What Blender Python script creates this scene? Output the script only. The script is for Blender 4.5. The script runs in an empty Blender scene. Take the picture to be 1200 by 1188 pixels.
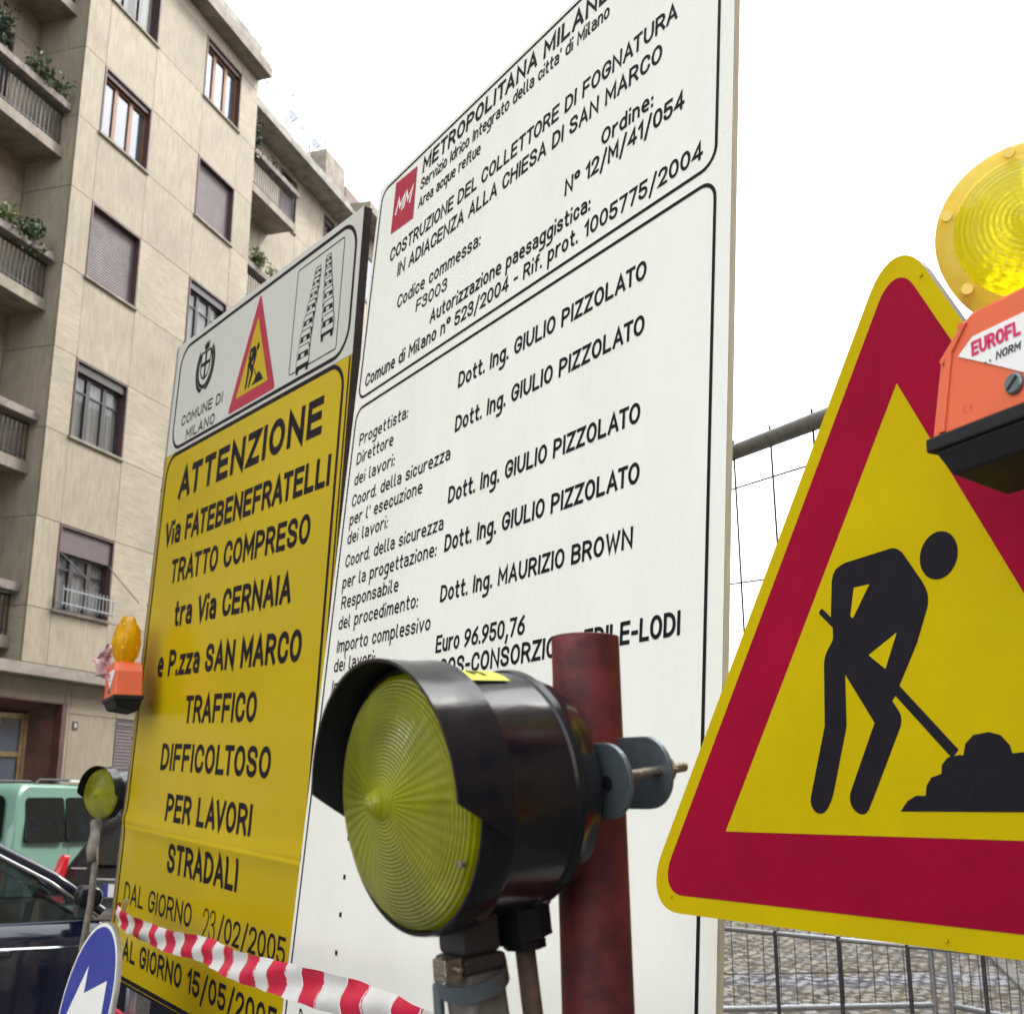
import bpy, math, random
from math import sin, cos, pi, radians as R, sqrt, atan2
from mathutils import Vector as Vv, Matrix

# ------------------------------------------------------------------ camera, sky, light
sc = bpy.context.scene
col = sc.collection
random.seed(7)
cd = bpy.data.cameras.new('camera'); cam = bpy.data.objects.new('camera', cd); col.objects.link(cam)
cd.sensor_fit = 'HORIZONTAL'; cd.sensor_width = 36; cd.lens = 36*1340/1200
cd.clip_start = 0.05; cd.clip_end = 3000
cam.location = (0, 0, 1.6); cam.rotation_euler = (R(90)+math.atan(1340/5294), 0, 0)
cd.dof.use_dof = True; cd.dof.focus_distance = 1.9; cd.dof.aperture_fstop = 11
sc.camera = cam

SUN_EL, SUN_AZ = 48, 60            # degrees; azimuth from +Y towards +X, hazy sun off to the right
w = bpy.data.worlds.new('World'); sc.world = w; w.use_nodes = True
nt = w.node_tree; nt.nodes.clear()
o_ = nt.nodes.new('ShaderNodeOutputWorld'); bg = nt.nodes.new('ShaderNodeBackground')
sky = nt.nodes.new('ShaderNodeTexSky'); sky.sky_type = 'NISHITA'; sky.sun_disc = False
sky.sun_elevation = R(SUN_EL); sky.sun_rotation = R(SUN_AZ); sky.air_density = 1.0; sky.dust_density = 6.0; sky.ozone_density = 1.0
hs = nt.nodes.new('ShaderNodeHueSaturation'); hs.inputs['Saturation'].default_value = 0.25; hs.inputs['Value'].default_value = 1.0
mx = nt.nodes.new('ShaderNodeMixRGB'); mx.inputs[0].default_value = 0.6; mx.inputs[2].default_value = (8.6, 8.9, 9.2, 1)
nt.links.new(sky.outputs[0], hs.inputs['Color']); nt.links.new(hs.outputs[0], mx.inputs[1])
nt.links.new(mx.outputs[0], bg.inputs[0]); bg.inputs[1].default_value = 0.12
nt.links.new(bg.outputs[0], o_.inputs[0])
sd = bpy.data.lights.new('sun', 'SUN'); sd.energy = 1.2; sd.angle = R(14); sd.color = (1, .96, .9)
so = bpy.data.objects.new('sun', sd); col.objects.link(so)
so.rotation_euler = Vv((-sin(R(SUN_AZ))*cos(R(SUN_EL)), -cos(R(SUN_AZ))*cos(R(SUN_EL)), -sin(R(SUN_EL)))).to_track_quat('-Z', 'Y').to_euler()
vs = sc.view_settings; vs.view_transform = 'Standard'; vs.look = 'None'; vs.gamma = 1; vs.use_curve_mapping = False
vs.exposure = 1.75
sc.cycles.max_bounces = 8; sc.cycles.transmission_bounces = 8

# ------------------------------------------------------------------ materials
MT = {}
def mat(name, c, rough=.5, metal=0., var=0., scale=8., bump=0., bscale=60., spec=.5, coat=0., trans=0., c2=None, ior=1.45, stretch=None, alpha=1., emit=None, croug=.05):
    if name in MT: return MT[name]
    m = bpy.data.materials.new(name); m.use_nodes = True
    n = m.node_tree; b = n.nodes['Principled BSDF']
    L = n.links.new
    b.inputs['Roughness'].default_value = rough; b.inputs['Metallic'].default_value = metal
    b.inputs['Specular IOR Level'].default_value = spec; b.inputs['Coat Weight'].default_value = coat; b.inputs['Coat Roughness'].default_value = croug
    b.inputs['Transmission Weight'].default_value = trans; b.inputs['IOR'].default_value = ior
    b.inputs['Alpha'].default_value = alpha
    tc = n.nodes.new('ShaderNodeTexCoord'); mp = n.nodes.new('ShaderNodeMapping'); L(tc.outputs['Object'], mp.inputs[0])
    if stretch: mp.inputs['Scale'].default_value = stretch
    oi = n.nodes.new('ShaderNodeObjectInfo'); ad = n.nodes.new('ShaderNodeVectorMath'); ad.operation = 'ADD'
    sc_ = n.nodes.new('ShaderNodeVectorMath'); sc_.operation = 'SCALE'; sc_.inputs[3].default_value = 37.
    cm = n.nodes.new('ShaderNodeCombineXYZ'); 
    for k in range(3): L(oi.outputs['Random'], cm.inputs[k])
    L(cm.outputs[0], sc_.inputs[0]); L(mp.outputs[0], ad.inputs[0]); L(sc_.outputs[0], ad.inputs[1])
    c = tuple(c); d = tuple(max(0, x*(1-var)) for x in c) if c2 is None else tuple(c2)
    ns = n.nodes.new('ShaderNodeTexNoise'); ns.inputs['Scale'].default_value = scale; ns.inputs['Detail'].default_value = 6; ns.inputs['Roughness'].default_value = .62
    L(ad.outputs[0], ns.inputs['Vector'])
    rp = n.nodes.new('ShaderNodeValToRGB'); rp.color_ramp.elements[0].position = .36; rp.color_ramp.elements[1].position = .62
    rp.color_ramp.elements[0].color = d+(1,); rp.color_ramp.elements[1].color = c+(1,)
    L(ns.outputs[0], rp.inputs[0]); L(rp.outputs[0], b.inputs['Base Color'])
    mr = n.nodes.new('ShaderNodeMapRange'); mr.inputs[3].default_value = min(1, rough*1.35); mr.inputs[4].default_value = rough*.85
    L(ns.outputs[0], mr.inputs[0]); L(mr.outputs[0], b.inputs['Roughness'])
    if bump:
        n2 = n.nodes.new('ShaderNodeTexNoise'); n2.inputs['Scale'].default_value = bscale; n2.inputs['Detail'].default_value = 4
        L(ad.outputs[0], n2.inputs['Vector'])
        bp = n.nodes.new('ShaderNodeBump'); bp.inputs['Strength'].default_value = bump; bp.inputs['Distance'].default_value = .01
        L(n2.outputs[0], bp.inputs['Height']); L(bp.outputs[0], b.inputs['Normal'])
    if emit:
        b.inputs['Emission Color'].default_value = emit[0]+(1,); b.inputs['Emission Strength'].default_value = emit[1]
    MT[name] = m; return m

def travertine(name, c1, c2, c3):
    """stone cladding: vertical veins, pores, per-slab tone"""
    m = bpy.data.materials.new(name); m.use_nodes = True; n = m.node_tree; b = n.nodes['Principled BSDF']; L = n.links.new
    tc = n.nodes.new('ShaderNodeTexCoord'); oi = n.nodes.new('ShaderNodeObjectInfo')
    cm = n.nodes.new('ShaderNodeCombineXYZ'); [L(oi.outputs['Random'], cm.inputs[k]) for k in range(3)]
    s1 = n.nodes.new('ShaderNodeVectorMath'); s1.operation = 'SCALE'; s1.inputs[3].default_value = 50; L(cm.outputs[0], s1.inputs[0])
    ad = n.nodes.new('ShaderNodeVectorMath'); ad.operation = 'ADD'; L(tc.outputs['Object'], ad.inputs[0]); L(s1.outputs[0], ad.inputs[1])
    def noise(scale, st, detail=8):
        mp = n.nodes.new('ShaderNodeMapping'); mp.inputs['Scale'].default_value = st; L(ad.outputs[0], mp.inputs[0])
        q = n.nodes.new('ShaderNodeTexNoise'); q.inputs['Scale'].default_value = scale; q.inputs['Detail'].default_value = detail; q.inputs['Roughness'].default_value = .7
        L(mp.outputs[0], q.inputs['Vector']); return q
    a = noise(3.0, (4.2, 4.2, .8), 12); a2 = noise(3.0, (.9, .9, 6.0), 12); d = noise(.8, (1, 1, 1))
    r1 = n.nodes.new('ShaderNodeValToRGB'); r1.color_ramp.elements[0].position = .33; r1.color_ramp.elements[1].position = .66
    r1.color_ramp.elements[0].color = c2+(1,); r1.color_ramp.elements[1].color = c1+(1,)
    gt = n.nodes.new('ShaderNodeMath'); gt.operation = 'GREATER_THAN'; gt.inputs[1].default_value = .62; L(oi.outputs['Random'], gt.inputs[0])
    mm = n.nodes.new('ShaderNodeMixRGB'); L(gt.outputs[0], mm.inputs[0]); L(a.outputs[0], mm.inputs[1]); L(a2.outputs[0], mm.inputs[2])
    L(mm.outputs[0], r1.inputs[0])
    m2 = n.nodes.new('ShaderNodeMixRGB'); m2.inputs[2].default_value = c3+(1,)
    r2 = n.nodes.new('ShaderNodeMapRange'); r2.inputs[1].default_value = .45; r2.inputs[2].default_value = .8; r2.inputs[4].default_value = .6
    L(d.outputs[0], r2.inputs[0]); L(r2.outputs[0], m2.inputs[0]); L(r1.outputs[0], m2.inputs[1])
    hv = n.nodes.new('ShaderNodeHueSaturation'); mr = n.nodes.new('ShaderNodeMapRange'); mr.inputs[3].default_value = .9; mr.inputs[4].default_value = 1.08
    L(oi.outputs['Random'], mr.inputs[0]); L(mr.outputs[0], hv.inputs['Value']); L(m2.outputs[0], hv.inputs['Color']); L(hv.outputs[0], b.inputs['Base Color'])
    b.inputs['Roughness'].default_value = .75
    bp = n.nodes.new('ShaderNodeBump'); bp.inputs['Strength'].default_value = .25; bp.inputs['Distance'].default_value = .01
    L(mm.outputs[0], bp.inputs['Height']); L(bp.outputs[0], b.inputs['Normal'])
    MT[name] = m; return m

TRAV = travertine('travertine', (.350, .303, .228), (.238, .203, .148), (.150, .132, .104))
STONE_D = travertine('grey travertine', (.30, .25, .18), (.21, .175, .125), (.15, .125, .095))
M_white = mat('white sign film', (.80, .80, .735), .24, c2=(.765, .765, .69), scale=2.6, spec=.3, stretch=(2.2, 2.2, .5), bump=.015, bscale=1.6)
M_black = mat('black print', (.012, .011, .016), .45, var=.2, scale=30, spec=.12)
M_yel = mat('yellow reflective film', (.50, .355, .002), .20, var=.10, scale=1.2, spec=.28)
M_greywhite = mat('pale grey reflective film', (.55, .55, .505), .3, var=.05, scale=2, spec=.3)
M_red = mat('crimson reflective film', (.29, .0015, .026), .34, var=.16, scale=6, spec=.10, bump=.02, bscale=900)
M_syel = mat('traffic yellow film', (.50, .375, .0005), .34, var=.09, scale=5, spec=.10, bump=.02, bscale=900)
M_crim = mat('crimson print', (.38, .008, .045), .3, var=.05)
M_ply = mat('plywood edge', (.86, .78, .56), .7, var=.25, scale=12, stretch=(40, 40, 1.2), bump=.2)
M_dkedge = mat('dark board edge', (.045, .036, .036), .6, var=.5, scale=10)
M_alu = mat('aluminium', (.55, .56, .57), .38, 1., var=.2, scale=20)
M_galv = mat('galvanised steel', (.42, .44, .46), .42, .85, var=.3, scale=40)
M_zinc = mat('zinc plated plate', (.20, .24, .26), .38, .7, var=.25, scale=60)
M_bolt = mat('bolt steel', (.45, .40, .32), .3, 1., var=.4, scale=120, bump=.3, bscale=500)
M_pole = mat('red oxide painted pipe', (.20, .034, .033), .5, c2=(.07, .018, .020), scale=18, bump=.12, bscale=50, spec=.4)
M_blkpl = mat('black plastic', (.006, .006, .012), .17, c2=(.012, .011, .013), scale=9, bump=.05, bscale=22, spec=.45, stretch=(1, 1, 2.5))
M_blkin = mat('matt black plastic', (.006, .006, .010), .6, var=.2)
M_beige = mat('dusty grey painted tube', (.20, .18, .15), .6, c2=(.11, .10, .10), scale=25, bump=.1)
M_cable = mat('dusty rubber cable', (.19, .13, .09), .6, c2=(.09, .065, .05), scale=30)
M_sticker = mat('fluorescent yellow sticker', (.78, .80, .08), .5, var=.08)
M_orange = mat('orange plastic', (.78, .15, .065), .35, var=.10, scale=10, spec=.5, coat=.15)
M_lbl = mat('white label', (.82, .82, .80), .35, var=.04)
M_magenta = mat('magenta print', (.62, .03, .13), .4)
M_dgrey = mat('dark frame paint', (.05, .04, .045), .4, var=.3)
M_wood = mat('varnished wood', (.23, .095, .035), .45, c2=(.13, .05, .02), scale=6, stretch=(8, 8, .6))
M_brown = mat('brown frame', (.085, .045, .038), .5, var=.3)
M_marble = mat('red brown marble', (.10, .046, .035), .3, c2=(.05, .022, .02), scale=3)
M_shut = mat('purple brown shutter', (.110, .083, .090), .55, var=.12, scale=3)
M_iron = mat('railing iron', (.035, .033, .036), .5, var=.3)
M_conc = mat('balcony render', (.27, .235, .185), .8, c2=(.17, .148, .12), scale=3, bump=.15)
M_soffit = mat('soffit render', (.26, .22, .19), .85, c2=(.17, .145, .125), scale=2.5)
M_plant_b = mat('planter', (.24, .20, .18), .8, c2=(.13, .11, .10), scale=5)
M_roofp = mat('roof parapet', (.30, .285, .25), .85, c2=(.17, .165, .14), scale=3, bump=.2)
M_leaf = mat('leaf', (.075, .115, .030), .5, c2=(.030, .060, .018), scale=40)
M_leaf2 = mat('pale leaf', (.16, .19, .06), .5, c2=(.07, .10, .03), scale=40)
M_leafd = mat('dark leaf', (.022, .045, .022), .5, c2=(.012, .028, .014), scale=40)
M_stem = mat('stem', (.06, .045, .025), .8)
M_asph = mat('asphalt', (.085, .083, .080), .85, c2=(.055, .054, .053), scale=1.5, bump=.5, bscale=120)
M_pave = mat('pavement slabs', (.25, .24, .22), .85, c2=(.17, .165, .15), scale=2, bump=.3)
M_cob = mat('cobble stone', (.29, .262, .215), .65, c2=(.16, .145, .12), scale=9, bump=.3, bscale=60)
M_joint = mat('sandy joint', (.20, .18, .15), .9, c2=(.12, .11, .10), scale=6)
M_curt = mat('curtain', (.82, .78, .68), .8, c2=(.62, .57, .49), scale=3, stretch=(14, 14, .3))
M_tred = mat('tape red', (.62, .012, .055), .38, var=.12, scale=8)
M_twht = mat('tape white', (.74, .71, .68), .38, var=.10, scale=8)
M_blue = mat('blue reflective film', (.030, .045, .30), .3, var=.12, scale=4)
M_tyre = mat('tyre', (.02, .02, .02), .8)
M_green = mat('pale green car paint', (.15, .285, .225), .28, var=.05, coat=.8)
M_navy = mat('dark blue car paint', (.008, .010, .026), .12, var=.1, coat=1.)
M_hblk = mat('black car paint', (.008, .008, .010), .25, coat=.2, spec=.3)
M_chr = mat('bright trim', (.75, .76, .78), .16, 1.)
M_redl = mat('red lamp lens', (.55, .01, .02), .15, coat=.6)
M_cgl = mat('car glass', (.006, .009, .009), .03, spec=.5, var=.0, bump=.5, bscale=2.5)
M_trim = mat('grey plastic trim', (.05, .05, .05), .6)
M_inter = mat('seat fabric', (.20, .17, .12), .8)
M_cloth = mat('pink white rag', (.62, .45, .45), .8, c2=(.45, .16, .20), scale=14)

def glassmat(name, tint, rough=.02, mixf=.25, back=(.02, .025, .03)):
    """window glass: clear sky reflection over a dim interior"""
    m = bpy.data.materials.new(name); m.use_nodes = True; n = m.node_tree; L = n.links.new
    b = n.nodes['Principled BSDF']; b.inputs['Base Color'].default_value = back+(1,); b.inputs['Roughness'].default_value = rough
    b.inputs['Specular IOR Level'].default_value = .9; b.inputs['IOR'].default_value = 1.6
    gl = n.nodes.new('ShaderNodeBsdfTransparent'); gl.inputs[0].default_value = tint+(1,)
    ms = n.nodes.new('ShaderNodeMixShader'); ms.inputs[0].default_value = mixf
    L(gl.outputs[0], ms.inputs[2]); L(b.outputs[0], ms.inputs[1]); L(ms.outputs[0], n.nodes['Material Output'].inputs[0])
    MT[name] = m; return m
G_sky = glassmat('window glass', (.60, .68, .80), mixf=.10, back=(.05, .07, .10))
G_clear = glassmat('clear window glass', (.93, .95, .97), mixf=.72)
G_car = glassmat('tinted car glass', (.55, .62, .60), mixf=.45, back=(.01, .015, .015))

def lensmat(name, c, tr=.55, rough=.12, bump=0.35, thick=(.9, .9, .05), rings=900., clear=0., coat=.35, spec=.35, rays=40, patch=(.62, 1.15, 22.)):
    """ribbed translucent plastic lens; ribs from object-space radius and angle (lens lies in XZ)"""
    m = bpy.data.materials.new(name); m.use_nodes = True; n = m.node_tree; L = n.links.new
    b = n.nodes['Principled BSDF']; b.inputs['Base Color'].default_value = c+(1,); b.inputs['Roughness'].default_value = rough
    b.inputs['Coat Weight'].default_value = coat; b.inputs['Coat Roughness'].default_value = .12; b.inputs['Specular IOR Level'].default_value = spec; b.inputs['Transmission Weight'].default_value = clear; b.inputs['IOR'].default_value = 1.35
    tr_ = n.nodes.new('ShaderNodeBsdfTranslucent'); tr_.inputs[0].default_value = thick+(1,)
    ms = n.nodes.new('ShaderNodeMixShader'); ms.inputs[0].default_value = tr
    L(b.outputs[0], ms.inputs[1]); L(tr_.outputs[0], ms.inputs[2]); L(ms.outputs[0], n.nodes['Material Output'].inputs[0])
    tc = n.nodes.new('ShaderNodeTexCoord'); sx = n.nodes.new('ShaderNodeSeparateXYZ'); L(tc.outputs['Object'], sx.inputs[0])
    def M(op, a, b_=None, v=None):
        q = n.nodes.new('ShaderNodeMath'); q.operation = op; L(a, q.inputs[0])
        if b_ is not None: L(b_, q.inputs[1])
        if v is not None: q.inputs[1].default_value = v
        return q.outputs[0]
    r = M('SQRT', M('ADD', M('MULTIPLY', sx.outputs[0], sx.outputs[0]), M('MULTIPLY', sx.outputs[2], sx.outputs[2])))
    th = M('ARCTAN2', sx.outputs[2], sx.outputs[0])
    a = M('SINE', M('MULTIPLY', r, v=rings)); b2 = M('SINE', M('MULTIPLY', th, v=rays))
    h = M('ADD', a, M('MULTIPLY', b2, v=.45))
    ns = n.nodes.new('ShaderNodeTexNoise'); ns.inputs['Scale'].default_value = 45; L(tc.outputs['Object'], ns.inputs['Vector'])
    h2 = M('ADD', h, M('MULTIPLY', ns.outputs[0], v=1.2))
    bp = n.nodes.new('ShaderNodeBump'); bp.inputs['Strength'].default_value = bump; bp.inputs['Distance'].default_value = .002
    L(h2, bp.inputs['Height']); L(bp.outputs[0], b.inputs['Normal']); L(bp.outputs[0], tr_.inputs['Normal'])
    rp = n.nodes.new('ShaderNodeMapRange'); rp.inputs[1].default_value = .3; rp.inputs[2].default_value = .7; rp.inputs[3].default_value = patch[0]; rp.inputs[4].default_value = patch[1]
    n3 = n.nodes.new('ShaderNodeTexNoise'); n3.inputs['Scale'].default_value = patch[2]; n3.inputs['Detail'].default_value = 5; L(tc.outputs['Object'], n3.inputs['Vector'])
    L(n3.outputs[0], rp.inputs[0]); hv = n.nodes.new('ShaderNodeHueSaturation'); hv.inputs['Color'].default_value = c+(1,)
    L(rp.outputs[0], hv.inputs['Value']); L(hv.outputs[0], b.inputs['Base Color'])
    MT[name] = m; return m
L_olive = lensmat('yellow ribbed lens', (.40, .41, .0003), clear=.35, tr=.32, thick=(.85, .86, .002), coat=.0, spec=.06, rings=2100, rays=48, bump=.55, rough=.20, patch=(.30, 1.35, 13.))  # colour patches imitate dark areas and highlights in the lens
L_bright = lensmat('bright yellow lens', (.92, .80, .004), tr=.45, clear=.9, coat=.15, thick=(1., .97, .06), rings=1100, rays=24, bump=.3)
L_amber = lensmat('deep amber lens', (.92, .54, .003), tr=.40, clear=.3, coat=.2, thick=(1., .72, .01), rings=1100, rays=24, bump=.3)
L_rim = lensmat('amber translucent housing', (.92, .62, .10), tr=.70, clear=.35, thick=(1., .90, .42), rings=1., rays=2, bump=.02)

# ------------------------------------------------------------------ mesh helpers
class MB:
    def __init__(s): s.v = []; s.f = []; s.m = []
    def add(s, vs, fs, mi=0):
        b = len(s.v); s.v += [tuple(p) for p in vs]; s.f += [tuple(b+i for i in f) for f in fs]; s.m += [mi]*len(fs); return s
    def box(s, x0, x1, y0, y1, z0, z1, mi=0, T=None):
        P = [(x, y, z) for x in (x0, x1) for y in (y0, y1) for z in (z0, z1)]
        if T: P = [T(p) for p in P]
        return s.add(P, [(0, 1, 3, 2), (4, 6, 7, 5), (0, 4, 5, 1), (2, 3, 7, 6), (0, 2, 6, 4), (1, 5, 7, 3)], mi)
    def tube(s, pts, r, n=10, mi=0, cap=True, r1=None):
        pts = [Vv(p) for p in pts]; N = len(pts); rings = []; up = None
        for i, p in enumerate(pts):
            d = (pts[min(i+1, N-1)]-pts[max(i-1, 0)]).normalized()
            if up is None: up = Vv((0, 0, 1)) if abs(d.z) < .9 else Vv((1, 0, 0))
            a = d.cross(up).normalized(); up = a.cross(d).normalized()
            rr = r if r1 is None else r+(r1-r)*i/max(1, N-1)
            rings.append([p+a*cos(2*pi*k/n)*rr+up*sin(2*pi*k/n)*rr for k in range(n)])
        V = [q for g in rings for q in g]; F = []
        for i in range(N-1):
            for k in range(n): F.append((i*n+k, i*n+(k+1) % n, (i+1)*n+(k+1) % n, (i+1)*n+k))
        if cap: F += [tuple(range(n))[::-1], tuple(range((N-1)*n, N*n))]
        return s.add(V, F, mi)
    def prism(s, poly, y0, y1, mi=0, T=None, smi=None):
        """polygon in XZ (counter-clockwise seen from -Y), extruded from y0 (front) to y1 (back)"""
        n = len(poly); V = [(x, y0, z) for x, z in poly]+[(x, y1, z) for x, z in poly]
        if T: V = [T(p) for p in V]
        s.add(V, [tuple(range(n)), tuple(range(2*n-1, n-1, -1))], mi)
        b = len(s.v)-2*n
        for i in range(n):
            j = (i+1) % n; s.f.append((b+i, b+n+i, b+n+j, b+j)); s.m.append(mi if smi is None else smi)
        return s
    def flat(s, poly, y=0., mi=0): return s.add([(x, y, z) for x, z in poly], [tuple(range(len(poly)))], mi)
    def lathe(s, prof, n=48, mi=0, a0=0., a1=2*pi, c=(0, 0)):
        """profile (radius, y) revolved about the Y axis"""
        full = abs(a1-a0-2*pi) < 1e-6; k = n if full else n+1; V = []
        for r, y in prof:
            for i in range(k):
                a = a0+(a1-a0)*i/n; V.append((c[0]+r*cos(a), y, c[1]+r*sin(a)))
        F = []
        for j in range(len(prof)-1):
            for i in range(n if full else k-1):
                i2 = (i+1) % k; F.append((j*k+i, (j+1)*k+i, (j+1)*k+i2, j*k+i2))
        return s.add(V, F, mi)
    def build(s, name, mats, parent=None, smooth=False, bevel=0, solid=0, auto=None):
        me = bpy.data.meshes.new(name); me.from_pydata(s.v, [], s.f)
        for m in (mats if isinstance(mats, (list, tuple)) else [mats]): me.materials.append(m)
        for p, k in zip(me.polygons, s.m): p.material_index = k; p.use_smooth = smooth
        me.update()
        o = bpy.data.objects.new(name, me); col.objects.link(o)
        if parent: o.parent = parent
        if solid: q = o.modifiers.new('solid', 'SOLIDIFY'); q.thickness = solid; q.offset = -1
        if bevel: q = o.modifiers.new('bevel', 'BEVEL'); q.width = bevel; q.segments = 2; q.limit_method = 'ANGLE'; q.angle_limit = R(35)
        if smooth and auto is not None:
            me.set_sharp_from_angle(angle=R(auto))
        return o

def tag(o, label=None, cat=None, group=None, kind=None):
    if label: o['label'] = label
    if cat: o['category'] = cat
    if group: o['group'] = group
    if kind: o['kind'] = kind
    return o
def thing(name, label, cat, loc=(0, 0, 0), X=None, Y=None, Z=None, rz=0, group=None):
    o = bpy.data.objects.new(name, None); col.objects.link(o); o.empty_display_size = .1
    if X is not None:
        m = Matrix.Identity(4)
        for i in range(3): m[i][0] = X[i]; m[i][1] = Y[i]; m[i][2] = Z[i]; m[i][3] = loc[i]
        o.matrix_world = m
    else: o.location = loc; o.rotation_euler = (0, 0, rz)
    return tag(o, label, cat, group)
def copy_tree(o, parent=None):
    c = o.copy(); col.objects.link(c); c.parent = parent
    if parent is not None: c.matrix_parent_inverse = o.matrix_parent_inverse.copy()
    for ch in [x for x in bpy.data.objects if x.parent == o]: copy_tree(ch, c)
    return c

def rp(pts, closed=False, seg=6):
    """polyline with rounded corners: pts (x, z[, r])"""
    out = []; n = len(pts)
    for i, p in enumerate(pts):
        r = p[2] if len(p) > 2 else 0; P = Vv((p[0], p[1]))
        if r == 0 or (not closed and i in (0, n-1)): out.append((P.x, P.y)); continue
        A = Vv(pts[i-1][:2]); B = Vv(pts[(i+1) % n][:2]); da = A-P; db = B-P; la, lb = da.length, db.length
        ka = .5 if (closed or i-1 > 0) and len(pts[i-1]) > 2 else 1.; kb = .5 if len(pts[(i+1) % n]) > 2 else 1.
        ra = min(r, la*ka*.999); rb = min(r, lb*kb*.999)
        s = P+da.normalized()*ra; e = P+db.normalized()*rb; c1 = s+(P-s)*.56; c2 = e+(P-e)*.56
        for k in range(seg+1):
            t = k/seg; q = s*(1-t)**3+c1*3*t*(1-t)**2+c2*3*t*t*(1-t)+e*t**3; out.append((q.x, q.y))
    return out
def rrect(x0, x1, z0, z1, r, seg=8):
    return rp([(x0, z0, r), (x1, z0, r), (x1, z1, r), (x0, z1, r)], True, seg)
def stroke(mb, pts, w, y=0., closed=False, ext=0., mi=0):
    """flat ribbon of width w along pts (XZ) with mitred joints"""
    P = [Vv(p[:2]) for p in pts]
    Q = [P[0]]
    for p in P[1:]:
        if (p-Q[-1]).length > 1e-6: Q.append(p)
    if closed and (Q[0]-Q[-1]).length < 1e-6: Q.pop()
    P = Q; n = len(P)
    if n < 2: return
    if not closed and ext:
        P[0] = P[0]-(P[1]-P[0]).normalized()*ext; P[-1] = P[-1]+(P[-1]-P[-2]).normalized()*ext
    L_, R_ = [], []
    for i in range(n):
        a = P[i]-P[i-1] if (i or closed) else P[1]-P[0]; b = P[(i+1) % n]-P[i] if (i < n-1 or closed) else a
        a = a.normalized(); b = b.normalized(); t = a+b
        t = b if t.length < 1e-4 else t.normalized()
        nrm = Vv((-t.y, t.x)); k = min(1/max(.35, nrm.dot(Vv((-b.y, b.x)))), 2.2)*w/2
        L_.append(P[i]+nrm*k); R_.append(P[i]-nrm*k)
    V = [(q.x, y, q.y) for q in L_]+[(q.x, y, q.y) for q in R_]; F = []
    for i in range(n if closed else n-1):
        j = (i+1) % n; F.append((i, n+i, n+j, j))
    mb.add(V, F, mi)
def ring(mb, pts, w, y=0., mi=0): stroke(mb, pts, w, y, True, 0, mi)

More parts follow.
